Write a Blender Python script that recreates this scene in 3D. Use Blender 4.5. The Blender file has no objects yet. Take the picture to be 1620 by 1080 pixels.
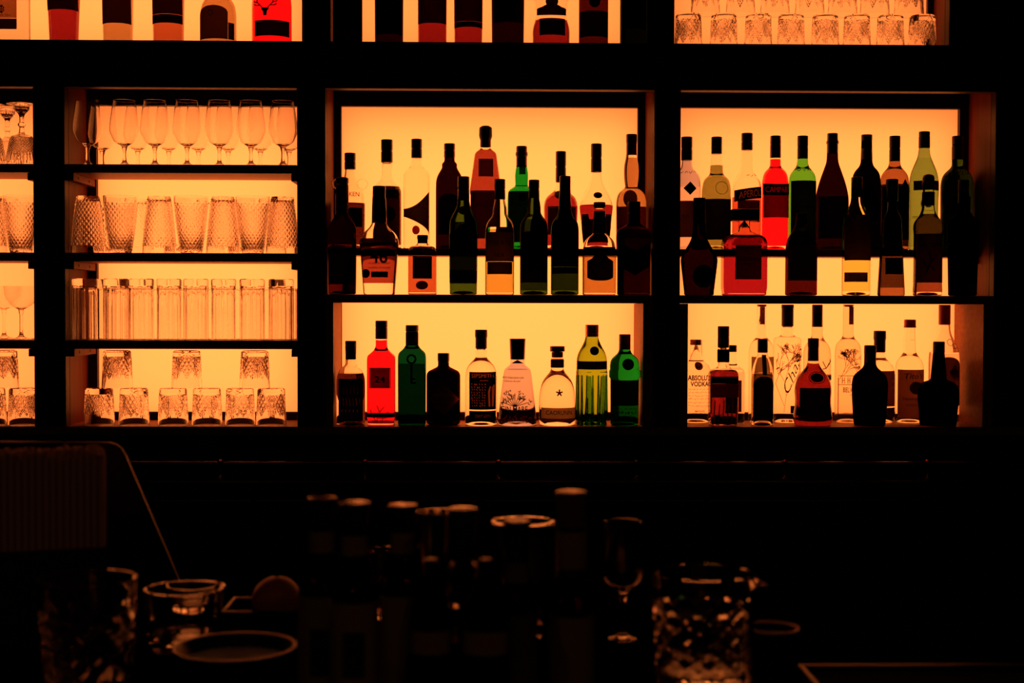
import bpy, bmesh, math, random
from mathutils import Matrix, Vector
random.seed(7)
PI = math.pi
scene = bpy.context.scene
COL = scene.collection

# ---------------------------------------------------------------- camera, world, exposure
FPX = 2250.0                                   # focal length in pixels of the 1620 px frame (50 mm on 36 mm)
CAMZ, CAMD = 1.55, 4.0
YAW, PITCH, ROLL = 0.0200, 60.0 / 2250.0, 0.0025
RC = Matrix.Rotation(-YAW, 3, 'Z') @ Matrix.Rotation(PI / 2 - PITCH, 3, 'X') @ Matrix.Rotation(ROLL, 3, 'Z')
CAM = Vector((0.0, -CAMD, CAMZ))
cd = bpy.data.cameras.new('camera')
cam = bpy.data.objects.new('camera', cd)
COL.objects.link(cam)
cam.matrix_world = Matrix.Translation(CAM) @ RC.to_4x4()
cd.sensor_width = 36.0
cd.lens = 50.0
cd.clip_start = 0.05
cd.dof.use_dof = True
cd.dof.focus_distance = 4.08
cd.dof.aperture_fstop = 4.6
scene.camera = cam
w = bpy.data.worlds.new('world')
scene.world = w
w.use_nodes = True
w.node_tree.nodes['Background'].inputs[0].default_value = (0.01, 0.004, 0.002, 1)
w.node_tree.nodes['Background'].inputs[1].default_value = 0.0
scene.view_settings.view_transform = 'Standard'
scene.view_settings.look = 'None'
scene.view_settings.exposure = 0.0
scene.view_settings.gamma = 1.0
scene.view_settings.use_curve_mapping = False
scene.cycles.max_bounces = 24
scene.cycles.transmission_bounces = 24
scene.cycles.glossy_bounces = 8
scene.cycles.diffuse_bounces = 3
scene.cycles.transparent_max_bounces = 32
scene.cycles.caustics_reflective = False
scene.cycles.sample_clamp_indirect = 6.0

PANEL_COL = (1.0, 0.200, 0.0375)                 # amber light of the back-lit panels
PANEL_L = 2.82                                 # radiance of the panels

def ray(px, py):
    return RC @ Vector(((px - 810.0) / FPX, -(py - 540.0) / FPX, -1.0))

def at(px, py, Y):
    d = ray(px, py)
    return CAM + d * ((Y - CAM.y) / d.y)

def proj(p):
    q = RC.transposed() @ (Vector(p) - CAM)
    return 810.0 - FPX * q.x / q.z, 540.0 + FPX * q.y / q.z

def X0(px, Y=0.0):
    return at(px, 420, Y).x

def Z0(py, Y=0.0, px=780):
    return at(px, py, Y).z

# ---------------------------------------------------------------- materials
MATS = {}

def newmat(name):
    m = bpy.data.materials.new(name)
    m.use_nodes = True
    m.node_tree.nodes.clear()
    MATS[name] = m
    return m, m.node_tree.nodes, m.node_tree.links

def principled(name, col, rough=0.5, metal=0.0, spec=0.5, noise=0.0, scale=40.0, coat=0.0):
    m, N, L = newmat(name)
    o = N.new('ShaderNodeOutputMaterial')
    b = N.new('ShaderNodeBsdfPrincipled')
    b.inputs['Base Color'].default_value = (*col, 1)
    b.inputs['Roughness'].default_value = rough
    b.inputs['Metallic'].default_value = metal
    b.inputs['Specular IOR Level'].default_value = spec
    b.inputs['Coat Weight'].default_value = coat
    if noise:
        t = N.new('ShaderNodeTexNoise')
        t.inputs['Scale'].default_value = scale
        tc = N.new('ShaderNodeTexCoord')
        L.new(tc.outputs['Object'], t.inputs['Vector'])
        r = N.new('ShaderNodeMapRange')
        r.inputs[3].default_value = max(0.03, rough - noise)
        r.inputs[4].default_value = min(1, rough + noise)
        L.new(t.outputs['Fac'], r.inputs[0])
        L.new(r.outputs[0], b.inputs['Roughness'])
    L.new(b.outputs[0], o.inputs[0])
    return m

def wood(name, c1, c2, rough=0.45, stretch=(1, 14, 14)):
    m, N, L = newmat(name)
    o = N.new('ShaderNodeOutputMaterial')
    b = N.new('ShaderNodeBsdfPrincipled')
    tc = N.new('ShaderNodeTexCoord')
    mp = N.new('ShaderNodeMapping')
    mp.inputs['Scale'].default_value = stretch
    n1 = N.new('ShaderNodeTexNoise')
    n1.inputs['Scale'].default_value = 5.0
    n1.inputs['Detail'].default_value = 6.0
    n1.inputs['Distortion'].default_value = 0.8
    cr = N.new('ShaderNodeValToRGB')
    cr.color_ramp.elements[0].position = 0.3
    cr.color_ramp.elements[0].color = (*c1, 1)
    cr.color_ramp.elements[1].position = 0.7
    cr.color_ramp.elements[1].color = (*c2, 1)
    bp = N.new('ShaderNodeBump')
    bp.inputs['Strength'].default_value = 0.08
    L.new(tc.outputs['Object'], mp.inputs[0])
    L.new(mp.outputs[0], n1.inputs['Vector'])
    L.new(n1.outputs['Fac'], cr.inputs[0])
    L.new(cr.outputs[0], b.inputs['Base Color'])
    L.new(n1.outputs['Fac'], bp.inputs['Height'])
    L.new(bp.outputs[0], b.inputs['Normal'])
    b.inputs['Roughness'].default_value = rough
    b.inputs['Specular IOR Level'].default_value = 0.5 if 'counter' in name else 0.12
    L.new(b.outputs[0], o.inputs[0])
    return m

def glass(name, col=(1, 1, 1), ior=1.45, rough=0.0):
    m, N, L = newmat(name)
    o = N.new('ShaderNodeOutputMaterial')
    g = N.new('ShaderNodeBsdfGlass')
    g.inputs['Color'].default_value = (*col, 1)
    g.inputs['IOR'].default_value = ior
    g.inputs['Roughness'].default_value = rough
    L.new(g.outputs[0], o.inputs[0])
    return m

def liquid(name, trans):
    """absorbing liquid: its surface tints what passes, entering and leaving"""
    m, N, L = newmat(name)
    o = N.new('ShaderNodeOutputMaterial')
    t = N.new('ShaderNodeBsdfTransparent')
    t.inputs[0].default_value = (*[math.sqrt(c) for c in trans], 1)
    L.new(t.outputs[0], o.inputs[0])
    return m

def paper(name, col, tr, thin=0.5):
    """printed paper: front colour col, light let through tr"""
    m, N, L = newmat(name)
    o = N.new('ShaderNodeOutputMaterial')
    d = N.new('ShaderNodeBsdfDiffuse')
    d.inputs[0].default_value = (*col, 1)
    t = N.new('ShaderNodeBsdfTranslucent')
    n = N.new('ShaderNodeTexNoise')
    n.inputs['Scale'].default_value = 220.0
    n.inputs['Detail'].default_value = 3.0
    tc = N.new('ShaderNodeTexCoord')
    L.new(tc.outputs['Object'], n.inputs['Vector'])
    mx = N.new('ShaderNodeMix')
    mx.data_type = 'RGBA'
    mx.inputs[6].default_value = (*[c * 0.75 for c in tr], 1)
    mx.inputs[7].default_value = (*[min(1, c * 1.25) for c in tr], 1)
    L.new(n.outputs['Fac'], mx.inputs[0])
    L.new(mx.outputs[2], t.inputs[0])
    a = N.new('ShaderNodeMixShader')
    a.inputs[0].default_value = thin
    L.new(d.outputs[0], a.inputs[1])
    L.new(t.outputs[0], a.inputs[2])
    L.new(a.outputs[0], o.inputs[0])
    return m

def panel_mat(name, k=1.0, col=PANEL_COL):
    """white-orange diffuser sheet: glows by itself and passes the light of the lamps behind it"""
    m, N, L = newmat(name)
    o = N.new('ShaderNodeOutputMaterial')
    e = N.new('ShaderNodeEmission')
    e.inputs[0].default_value = (*col, 1)
    e.inputs[1].default_value = PANEL_L * 0.16 * k
    t = N.new('ShaderNodeBsdfTranslucent')
    t.inputs[0].default_value = (0.9, 0.9, 0.9, 1)
    a = N.new('ShaderNodeAddShader')
    L.new(e.outputs[0], a.inputs[0])
    L.new(t.outputs[0], a.inputs[1])
    L.new(a.outputs[0], o.inputs[0])
    return m

M = MATS
wood('dark_wood', (0.022, 0.007, 0.003), (0.044, 0.014, 0.006), 0.45)
wood('side_wood', (0.115, 0.017, 0.004), (0.19, 0.033, 0.008), 0.5, (14, 14, 1))
wood('shelf_wood', (0.26, 0.085, 0.026), (0.40, 0.145, 0.048), 0.5)
wood('counter_wood', (0.010, 0.005, 0.003), (0.022, 0.011, 0.006), 0.28)
principled('bar_top', (0.004, 0.003, 0.002), 1.0, spec=0.0)
principled('black_paint', (0.012, 0.009, 0.008), 0.6)
principled('wall_paint', (0.012, 0.008, 0.007), 0.8, noise=0.1)
principled('floor_tile', (0.015, 0.010, 0.008), 0.5, noise=0.2)
principled('black_plastic', (0.012, 0.010, 0.010), 0.32)
principled('matte_black', (0.008, 0.006, 0.006), 0.6)
principled('wax_dark', (0.02, 0.006, 0.005), 0.3)
principled('red_plastic', (0.35, 0.012, 0.010), 0.4)
principled('brown_plastic', (0.07, 0.025, 0.012), 0.4)
principled('gold_foil', (0.45, 0.25, 0.07), 0.35, 1.0)
principled('brass', (0.55, 0.30, 0.09), 0.18, 1.0)
principled('steel', (0.62, 0.58, 0.54), 0.14, 1.0)
principled('dark_steel', (0.20, 0.17, 0.15), 0.3, 1.0)
principled('rubber', (0.008, 0.006, 0.006), 0.95, spec=0.02)
principled('cork', (0.30, 0.16, 0.07), 0.8)
principled('satin_cap', (0.030, 0.024, 0.022), 0.16)
principled('satin_wood', (0.16, 0.07, 0.035), 0.2)
principled('straw_paper', (0.62, 0.36, 0.24), 0.6)
principled('salt', (0.7, 0.62, 0.58), 0.6)
principled('orange_peel', (0.55, 0.16, 0.02), 0.45, noise=0.1)
principled('print_black', (0.006, 0.004, 0.004), 0.7)
principled('print_red', (0.30, 0.010, 0.010), 0.6)
principled('print_blue', (0.008, 0.010, 0.04), 0.6)
principled('cream_label', (0.30, 0.20, 0.13), 0.7)
principled('diamond_label', (0.42, 0.10, 0.06), 0.7)
principled('grey_label', (0.12, 0.08, 0.06), 0.7)
glass('clear', (0.995, 0.99, 0.98), 1.33)
glass('crystal', (1.0, 1.0, 1.0), 1.50)
glass('frosted', (0.93, 0.90, 0.86), 1.28, 0.20)
glass('pink_glass', (0.78, 0.83, 0.97), 1.18)
glass('amber_glass', (0.46, 0.36, 0.28), 1.38)
glass('brown_glass', (0.19, 0.065, 0.04), 1.38)
glass('black_glass', (0.075, 0.025, 0.016), 1.38)
glass('soot_glass', (0.015, 0.006, 0.005), 1.38)
glass('red_glass', (0.86, 0.12, 0.40), 1.38)
glass('green_glass', (0.07, 0.58, 0.21), 1.38)
glass('deep_green_glass', (0.035, 0.24, 0.18), 1.38)
glass('dark_green_glass', (0.16, 0.31, 0.12), 1.38)
glass('lime_glass', (0.27, 0.75, 0.26), 1.38)
glass('yellowgreen_glass', (0.47, 0.70, 0.17), 1.40)
glass('olive_glass', (0.40, 0.62, 0.40), 1.38)
liquid('campari_red', (0.60, 0.010, 0.040))
liquid('spirit_clear', (0.97, 0.95, 0.90))
liquid('spirit_pink', (0.70, 0.72, 0.75))
liquid('whisky_amber', (0.16, 0.07, 0.05))
liquid('whisky_red', (0.19, 0.050, 0.050))
liquid('rum_dark', (0.05, 0.012, 0.012))
liquid('orange_liqueur', (0.33, 0.27, 0.17))
liquid('aperol', (0.38, 0.10, 0.08))
liquid('cognac', (0.16, 0.014, 0.030))
liquid('amaretto', (0.20, 0.012, 0.045))
liquid('chartreuse', (0.17, 0.25, 0.09))
liquid('vermouth', (0.85, 0.92, 0.75))
liquid('rye_orange', (0.36, 0.40, 0.13))
liquid('brandy', (0.52, 0.72, 0.25))
liquid('square_orange', (0.29, 0.11, 0.07))
liquid('flask_amber', (0.29, 0.22, 0.09))
liquid('fill_dim', (0.22, 0.20, 0.18))
liquid('fill_dark', (0.04, 0.03, 0.03))
paper('label_black', (0.008, 0.005, 0.005), (0.020, 0.010, 0.008))
paper('label_dark', (0.10, 0.035, 0.022), (0.085, 0.026, 0.016))
paper('label_brown', (0.16, 0.06, 0.035), (0.17, 0.065, 0.030))
paper('label_red', (0.10, 0.012, 0.010), (0.24, 0.026, 0.022))
paper('label_tan', (0.20, 0.10, 0.05), (0.42, 0.34, 0.20))
paper('label_green', (0.02, 0.04, 0.02), (0.05, 0.12, 0.05))
paper('label_olive', (0.12, 0.09, 0.03), (0.15, 0.22, 0.08))
paper('label_amber', (0.20, 0.07, 0.03), (0.70, 0.34, 0.18))
paper('ink_glow', (0.30, 0.12, 0.05), (0.62, 0.36, 0.20), 0.75)
paper('ink_faint', (0.16, 0.06, 0.03), (0.35, 0.16, 0.08), 0.6)

# ---------------------------------------------------------------- object helpers
def mesh(name, verts, faces, mat=None, smooth=True, ang=38):
    me = bpy.data.meshes.new(name)
    me.from_pydata([tuple(v) for v in verts], [], faces)
    if mat:
        me.materials.append(M[mat])
    if smooth:
        me.polygons.foreach_set('use_smooth', [True] * len(me.polygons))
        me.set_sharp_from_angle(angle=math.radians(ang))
    me.update()
    return me

def obj(name, me, parent=None, loc=None, kind=None, label=None):
    o = bpy.data.objects.new(name, me)
    COL.objects.link(o)
    if parent is not None:
        o.parent = parent
    if loc is not None:
        o.location = loc
    if kind:
        o['kind'] = kind
    if label:
        o['label'] = label
    return o

def tag(o, label, cat, group=None):
    o['label'] = label
    o['category'] = cat
    if group:
        o['group'] = group
    return o

def thing(name, label, cat, loc=(0, 0, 0), group=None, rz=0.0):
    o = bpy.data.objects.new(name, None)
    COL.objects.link(o)
    o.empty_display_size = 0.02
    o.location = loc
    o.rotation_euler = (0, 0, rz)
    return tag(o, label, cat, group)

def dup(root, label, loc, rz=0.0, group=None):
    r = root.copy()
    COL.objects.link(r)
    r.location = loc
    r.rotation_euler = (0, 0, rz)
    r['label'] = label
    if group:
        r['group'] = group
    for ch in list(root.children):
        c = ch.copy()
        COL.objects.link(c)
        c.parent = r
        for g in list(ch.children):
            d = g.copy()
            COL.objects.link(d)
            d.parent = c
    return r

class MB:
    def __init__(s):
        s.v, s.f = [], []
    def add(s, v, f):
        b = len(s.v)
        s.v += [tuple(q) for q in v]
        s.f += [tuple(b + i for i in q) for q in f]
        return s
    def box(s, x0, x1, y0, y1, z0, z1, bev=0.0):
        if x0 > x1: x0, x1 = x1, x0
        if z0 > z1: z0, z1 = z1, z0
        if bev <= 0:
            v = [(x0, y0, z0), (x1, y0, z0), (x1, y1, z0), (x0, y1, z0), (x0, y0, z1), (x1, y0, z1), (x1, y1, z1), (x0, y1, z1)]
            return s.add(v, [(3, 2, 1, 0), (4, 5, 6, 7), (0, 1, 5, 4), (1, 2, 6, 5), (2, 3, 7, 6), (3, 0, 4, 7)])
        bm = bmesh.new()
        bmesh.ops.create_cube(bm, size=1.0)
        for q in bm.verts:
            q.co = ((x0 + x1) / 2 + q.co.x * (x1 - x0), (y0 + y1) / 2 + q.co.y * (y1 - y0), (z0 + z1) / 2 + q.co.z * (z1 - z0))
        bmesh.ops.bevel(bm, geom=bm.edges[:], offset=bev, segments=2, profile=0.6, affect='EDGES')
        bm.verts.index_update()
        s.add([q.co[:] for q in bm.verts], [[q.index for q in f.verts] for f in bm.faces])
        bm.free()
        return s
    def tube(s, pts, r, seg=8, cap=True):
        pts = [Vector(p) for p in pts]
        rings, prev = [], None
        for i, p in enumerate(pts):
            t = (pts[min(i + 1, len(pts) - 1)] - pts[max(i - 1, 0)]).normalized()
            if prev is None:
                up = Vector((0, 0, 1)) if abs(t.z) < 0.9 else Vector((1, 0, 0))
                a = t.cross(up).normalized()
            else:
                a = (prev - t * prev.dot(t)).normalized()
            prev = a
            b = t.cross(a)
            rr = r[i] if isinstance(r, (list, tuple)) else r
            rings.append([p + (a * math.cos(2 * PI * k / seg) + b * math.sin(2 * PI * k / seg)) * rr for k in range(seg)])
        v = [q for ring in rings for q in ring]
        f = []
        for i in range(len(rings) - 1):
            for k in range(seg):
                k2 = (k + 1) % seg
                f.append((i * seg + k, i * seg + k2, (i + 1) * seg + k2, (i + 1) * seg + k))
        if cap:
            f.append(tuple(range(seg))[::-1])
            f.append(tuple((len(rings) - 1) * seg + k for k in range(seg)))
        return s.add(v, f)
    def build(s, name, mat, parent=None, smooth=False, **k):
        return obj(name, mesh(name, s.v, s.f, mat, smooth), parent, **k)

def round_profile(pts, default):
    """pts: (r, z[, rad]) from bottom to top; corners become small arcs"""
    out = [pts[0][:2]]
    for i in range(1, len(pts) - 1):
        p0, p1, p2 = (Vector(pts[j][:2]) for j in (i - 1, i, i + 1))
        rad = pts[i][2] if len(pts[i]) > 2 and pts[i][2] is not None else default
        a, b = p0 - p1, p2 - p1
        d = min(a.length * 0.48, b.length * 0.48, rad)
        if d < 1e-6 or a.length < 1e-7 or b.length < 1e-7:
            out.append(tuple(p1))
            continue
        q0, q2 = p1 + a.normalized() * d, p1 + b.normalized() * d
        n = 5 if d > 0.003 else 3
        for k in range(n + 1):
            t = k / n
            q = q0 * (1 - t) ** 2 + p1 * 2 * t * (1 - t) + q2 * t * t
            out.append((q.x, q.y))
    out.append(pts[-1][:2])
    res = [out[0]]
    for q in out[1:]:
        if abs(q[0] - res[-1][0]) + abs(q[1] - res[-1][1]) > 1e-6:
            res.append(q)
    return res

def ringpts(r, z, n, d, seg):
    o = []
    for k in range(seg):
        t = 2 * PI * k / seg
        c, s = math.cos(t), math.sin(t)
        o.append((r * math.copysign(abs(c) ** (2 / n), c), r * d * math.copysign(abs(s) ** (2 / n), s), z))
    return o

def revolve(prof, seg=48, nf=None, df=None, flip=False, mod=None):
    """closed surface from rings; prof (r,z) bottom to top with r=0 allowed only at the two ends"""
    v, f, rows = [], [], []
    for (r, z) in prof:
        if r < 1e-6:
            rows.append([len(v)])
            v.append((0, 0, z))
        else:
            b = len(v)
            ps = ringpts(r, z, nf(z) if nf else 2.0, df(z) if df else 1.0, seg)
            if mod:
                ps = [mod(x, y, zz) for x, y, zz in ps]
            v += ps
            rows.append(list(range(b, b + seg)))
    for a, b in zip(rows[:-1], rows[1:]):
        for k in range(seg):
            k2 = (k + 1) % seg
            if len(a) == 1 and len(b) == 1:
                continue
            if len(a) == 1:
                q = (a[0], b[k2], b[k])
            elif len(b) == 1:
                q = (a[k], a[k2], b[0])
            else:
                q = (a[k], a[k2], b[k2], b[k])
            f.append(q[::-1] if flip else q)
    return v, f

def lathe(name, prof, mat, parent=None, seg=40, rad=0.0, loc=None, label=None, ang=38):
    p = round_profile(prof, rad) if rad else [q[:2] for q in prof]
    v, f = revolve(p, seg)
    return obj(name, mesh(name, v, f, mat, ang=ang), parent, loc=loc, label=label)
# ---------------------------------------------------------------- bottles
def text_mesh(s, shear=0.0, bold=0.012):
    cu = bpy.data.curves.new('letters', 'FONT')
    cu.body = s
    cu.align_x = 'CENTER'
    cu.shear = shear
    cu.resolution_u = 3
    cu.offset = bold
    o = bpy.data.objects.new('letters', cu)
    COL.objects.link(o)
    dg = bpy.context.evaluated_depsgraph_get()
    dg.update()
    ev = o.evaluated_get(dg)
    me = ev.to_mesh()
    v = [tuple(q.co[:2]) for q in me.vertices]
    f = [tuple(p.vertices) for p in me.polygons]
    ev.to_mesh_clear()
    bpy.data.objects.remove(o)
    bpy.data.curves.remove(cu)
    if not v:
        return [], []
    x0, x1 = min(q[0] for q in v), max(q[0] for q in v)
    y0, y1 = min(q[1] for q in v), max(q[1] for q in v)
    return [((q[0] - (x0 + x1) / 2) / (y1 - y0), (q[1] - (y0 + y1) / 2) / (y1 - y0)) for q in v], f

def ribbon(lines, wd):
    """strokes as flat quads, in 2-D pixel units"""
    v, f = [], []
    for ln in lines:
        for (ax, ay), (bx, by) in zip(ln[:-1], ln[1:]):
            L = math.hypot(bx - ax, by - ay)
            if L < 1e-6:
                continue
            nx, ny = -(by - ay) / L * wd / 2, (bx - ax) / L * wd / 2
            b = len(v)
            v += [(ax + nx, ay + ny), (ax - nx, ay - ny), (bx - nx, by - ny), (bx + nx, by + ny)]
            f.append((b, b + 1, b + 2, b + 3))
    return v, f

def tree_lines(x, y, a, L, n, rng, out, spread=0.5):
    if n == 0 or L < 1.0:
        return
    x2, y2 = x + math.cos(a) * L, y - math.sin(a) * L
    out.append([(x, y), (x2, y2)])
    for k in range(2 if rng.random() < 0.75 else 3):
        tree_lines(x2, y2, a + rng.uniform(-spread, spread) * 1.5, L * rng.uniform(0.68, 0.9), n - 1, rng, out, spread)

def shape_cols(kind, u):
    """bottom and top of the label column at u in 0..1, as fractions of its height"""
    t = 2 * u - 1
    if kind == 'oval':
        h = math.sqrt(max(0.0, 1 - t * t)) / 2
        return 0.5 - h, 0.5 + h
    if kind == 'diamond':
        h = (1 - abs(t)) / 2
        return 0.5 - h, 0.5 + h
    if kind == 'arch':
        return 0.0, 0.80 + 0.20 * math.sqrt(max(0.0, 1 - t * t))
    if kind == 'swoosh':
        return 0.0, 0.60 + 0.40 * u ** 2.2
    if kind == 'swoosh_low':
        return 0.42 * (1 - u) ** 0.5 if u < 1 else 0.0, 0.60 + 0.40 * u ** 2.2
    if kind == 'notch':
        return 0.0, 0.82 + (0.18 if abs(t) > 0.55 else 0.0)
    if kind == 'point':
        return 0.28 * abs(t), 0.72 + 0.28 * abs(t)
    if kind == 'tilt':
        return 0.0 + 0.18 * u, 0.82 + 0.18 * u
    if kind == 'crest':
        return 0.06 + 0.10 * abs(t) ** 3, 0.78 + 0.22 * max(0.0, math.cos(t * 2.4)) - 0.10 * abs(t) ** 4
    return 0.0, 1.0

class Bottle:
    def __init__(s, x, Y, zb, prof, n=2.0, dep=1.0, ysh=None, base=None):
        s.s = (Y + CAMD) / FPX
        p = at(x, 500, Y)
        s.X, s.Y, s.zb, s.cx = p.x, Y, zb, x
        for _ in range(3):                       # refine x for the height of the base
            px, py = proj((s.X, Y, zb + 0.08))
            s.X += (x - px) * s.s
        s.yb = proj((s.X, Y, zb))[1]
        pts = [((hw * s.s), (s.yb - y) * s.s, *(tuple(q * s.s for q in r) if r else ())) for hw, y, *r in reversed(prof)]
        hb = pts[0][0] if base is None else base * s.s
        s.H = pts[-1][1]
        s.punt = 0.011 if (n == 2.0 and dep > 0.9) else 0.0
        full = ([(0, s.punt), (hb * 0.40, s.punt * 0.85, 0.004), (hb * 0.80, 0.0006, 0.003)] if s.punt else [(0, 0)]) + [(hb * 0.90, 0, 0.001) if s.punt else (hb * 0.94, 0, 0.0), (hb, 0.0024, 0.002)] + [q for q in pts if q[1] > 0.006] + [(0, s.H)]
        full[-2] = (*full[-2][:2], 0.001)
        s.prof = round_profile(full, 11 * s.s)
        zs = None if ysh is None else (s.yb - ysh) * s.s
        def f(a):
            def g(z):
                if a[0] == a[1]:
                    return a[0]
                if zs is None:
                    return a[0]
                t = min(1.0, max(0.0, (z - zs) / (14 * s.s)))
                t = t * t * (3 - 2 * t)
                return a[0] * (1 - t) + a[1] * t
            return g
        s.nf, s.df = f((n, 2.0)), f((dep, 1.0))
    def r_at(s, z):
        ps = s.prof
        if s.punt:
            k = max(i for i, q in enumerate(ps[:14]) if q[1] < 0.0005)
            ps = [(0, 0)] + list(ps[k:])
        for a, b in zip(ps[:-1], ps[1:]):
            if a[1] <= z <= b[1] and b[1] > a[1] + 1e-9:
                t = (z - a[1]) / (b[1] - a[1])
                return a[0] * (1 - t) + b[0] * t
        return ps[1][0] if z <= 0.003 else ps[-2][0]
    def front(s, x, z, off):
        r = s.r_at(z) + off
        n, d = s.nf(z), s.df(z)
        t = min(0.992, abs(x) / r)
        x = math.copysign(min(abs(x), r * 0.992), x)
        return (x, -(r * d + (off if d < 0.95 else 0)) * (1 - t ** n) ** (1 / n), z)
    def body(s, parent, mat, cav=None, seg=56):
        v, f = revolve(s.prof, seg, s.nf, s.df)
        if cav is not None:
            zl = (s.yb - cav) * s.s
            t = 0.0026
            ins = [(r - t, z) for r, z in s.prof if zl < z < s.H - 0.002 and r > 0.004]
            pr = [(0, zl), (max(0.003, s.r_at(zl) - t), zl)] + ins + [(0, s.H - 0.002)]
            v2, f2 = revolve(pr, seg, s.nf, s.df, flip=True)
            b = len(v)
            v += v2
            f += [tuple(i + b for i in q) for q in f2]
        return obj('glass_body', mesh('glass_body', v, f, mat), parent)
    def liquid(s, parent, mat, ytop, ybot=None, seg=56):
        zl = (s.yb - ytop) * s.s - 0.0006
        z0 = (0.0125 if s.punt else 0.006) if ybot is None else (s.yb - ybot) * s.s
        t = 0.0022
        ins = [(r - t, z) for r, z in s.prof if z0 + 0.001 < z < zl - 0.0005 and r > 0.004]
        pr = [(0, z0), (s.r_at(z0 + 0.004) - t - 0.001, z0)] + ins + [(s.r_at(zl) - t, zl), (0, zl)]
        v, f = revolve(pr, seg, s.nf, s.df)
        return obj('liquid', mesh('liquid', v, f, mat), parent)
    def patch(s, name, parent, mat, x0, x1, y0, y1, kind='rect', off=0.0006, label=None):
        nx, ny = (26, 8)
        v, f = [], []
        for i in range(nx + 1):
            u = i / nx
            x = (x0 + (x1 - x0) * u - s.cx) * s.s
            lo, hi = shape_cols(kind, u)
            if hi - lo < 0.004:
                hi = lo + 0.004
            for j in range(ny + 1):
                q = lo + (hi - lo) * j / ny
                v.append(s.front(x, (s.yb - (y1 + (y0 - y1) * q)) * s.s, off))
        for i in range(nx):
            for j in range(ny):
                a = i * (ny + 1) + j
                f.append((a, a + ny + 1, a + ny + 2, a + 1))
        return obj(name, mesh(name, v, f, mat), parent, label=label)
    def flat(s, name, parent, mat, pts2, faces, off=0.0011):
        v = [s.front((x - s.cx) * s.s, (s.yb - y) * s.s, off) for x, y in pts2]
        return obj(name, mesh(name, v, faces, mat, smooth=False), parent)
    def text(s, parent, body, xc, yc, h, mat, wd=None, rot=0.0, shear=0.0, off=0.0011, bold=0.012):
        v, f = text_mesh(body, shear, bold)
        if not v:
            return
        k = h
        W = max(q[0] for q in v) * 2
        kx = h if wd is None else wd / W
        c, q = math.cos(rot), math.sin(rot)
        pts = []
        for a, b in v:
            a, b = a * kx, -b * k
            pts.append((xc + a * c + b * q, yc - a * q + b * c))
        return s.flat('lettering', parent, mat, pts, f, off)
    def collar(s, name, parent, mat, segs, n=40, label=None):
        """solid of revolution round the bottle's axis; segs (hw, y) from top to bottom in pixels"""
        p = [((h * s.s), (s.yb - y) * s.s, *(tuple(q * s.s for q in r))) for h, y, *r in reversed(segs)]
        return lathe(name, [(0, p[0][1])] + p + [(0, p[-1][1])], mat, parent, seg=n, rad=1.2 * s.s, label=label)

def bottle(name, label, x, Y, zb, prof, glass, caps=(), liq=None, cav=None, labels=(), texts=(), art=(), n=2.0, dep=1.0, ysh=None, group=None, base=None, cat='bottle', extra=None):
    b = Bottle(x, Y, zb, prof, n, dep, ysh, base)
    root = thing(name, label, cat, (b.X, Y, zb), group)
    b.body(root, glass, cav)
    if liq:
        b.liquid(root, *liq)
    for c in caps:
        nm, mat, segs = c
        if isinstance(segs[0], (int, float)):
            hw, y0, y1 = segs
            m = (y1 - y0)
            segs = [(hw, y0), (hw, y0 + 0.45 * m), (hw * 0.95, y0 + 0.47 * m), (hw * 0.95, y0 + 0.52 * m), (hw, y0 + 0.54 * m), (hw, y1)]
        b.collar(nm, root, mat, segs)
    for i, (nm, mat, x0, x1, y0, y1, *k) in enumerate(labels):
        b.patch(nm, root, mat, x0, x1, y0, y1, k[0] if k else 'rect', off=0.0006 + 0.0002 * i)
    for (tx, xc, yc, h, mat, *k) in texts:
        b.text(root, tx, xc, yc, h, mat, **(k[0] if k else {}), off=0.0016)
    for (lines, wd, mat) in art:
        v, f = ribbon(lines, wd)
        b.flat('printed_drawing', root, mat, v, f, 0.0018)
    if extra:
        extra(b, root)
    return root

def squiggle(x0, x1, y, h, rng):
    out, x = [], x0
    while x < x1:
        k = rng.uniform(2, 5)
        seg, xx = [], x
        while xx < min(x + k * 1.5, x1):
            seg.append((xx, y + rng.uniform(-h, h) / 2))
            xx += 0.9
        if len(seg) > 1:
            out.append(seg)
        x += k * 1.5 + 1.5
    return out
# ---------------------------------------------------------------- room shell
CEIL = 2.95
def struct(name, mb, mat):
    return mb.build(name, mat, kind='structure')
struct('floor', MB().box(-4.2, 4.2, -6.6, 0.62, -0.1, 0.0), 'floor_tile')
struct('ceiling', MB().box(-4.2, 4.2, -6.6, 0.62, CEIL, CEIL + 0.1), 'wall_paint')
struct('wall_back', MB().box(-4.2, 4.2, 0.50, 0.62, 0, CEIL), 'wall_paint')
struct('wall_left', MB().box(-4.2, -4.1, -6.6, 0.50, 0, CEIL), 'wall_paint')
struct('wall_right', MB().box(4.1, 4.2, -6.6, 0.50, 0, CEIL), 'wall_paint')
struct('wall_front', MB().box(-4.1, 4.1, -6.6, -6.5, 0, CEIL), 'wall_paint')

# ---------------------------------------------------------------- the back-lit shelving
FD = 0.228                                     # depth at which the panel frames stand
PY = 0.250                                     # the glowing panels
TFD, TPY = 0.145, 0.162                        # the same in the shallower top row
TOPF = Z0(67)                                  # floor of the top row
OPEN = Z0(141)                                 # underside of the header rail
MAIN = Z0(466)                                 # main shelf of the two bottle bays
TIER = Z0(393, 0.115)                          # raised tier at the back
LOWF = Z0(675)                                 # floor of the lowest row
SHA, SHB, SHC = Z0(260, 0, 290), Z0(400, 0, 290), Z0(538.5, 0, 290)
CTR = 1.066                                    # back counter top
XL, XR = X0(-330), X0(1790)
TOPZ = 2.72

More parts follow.
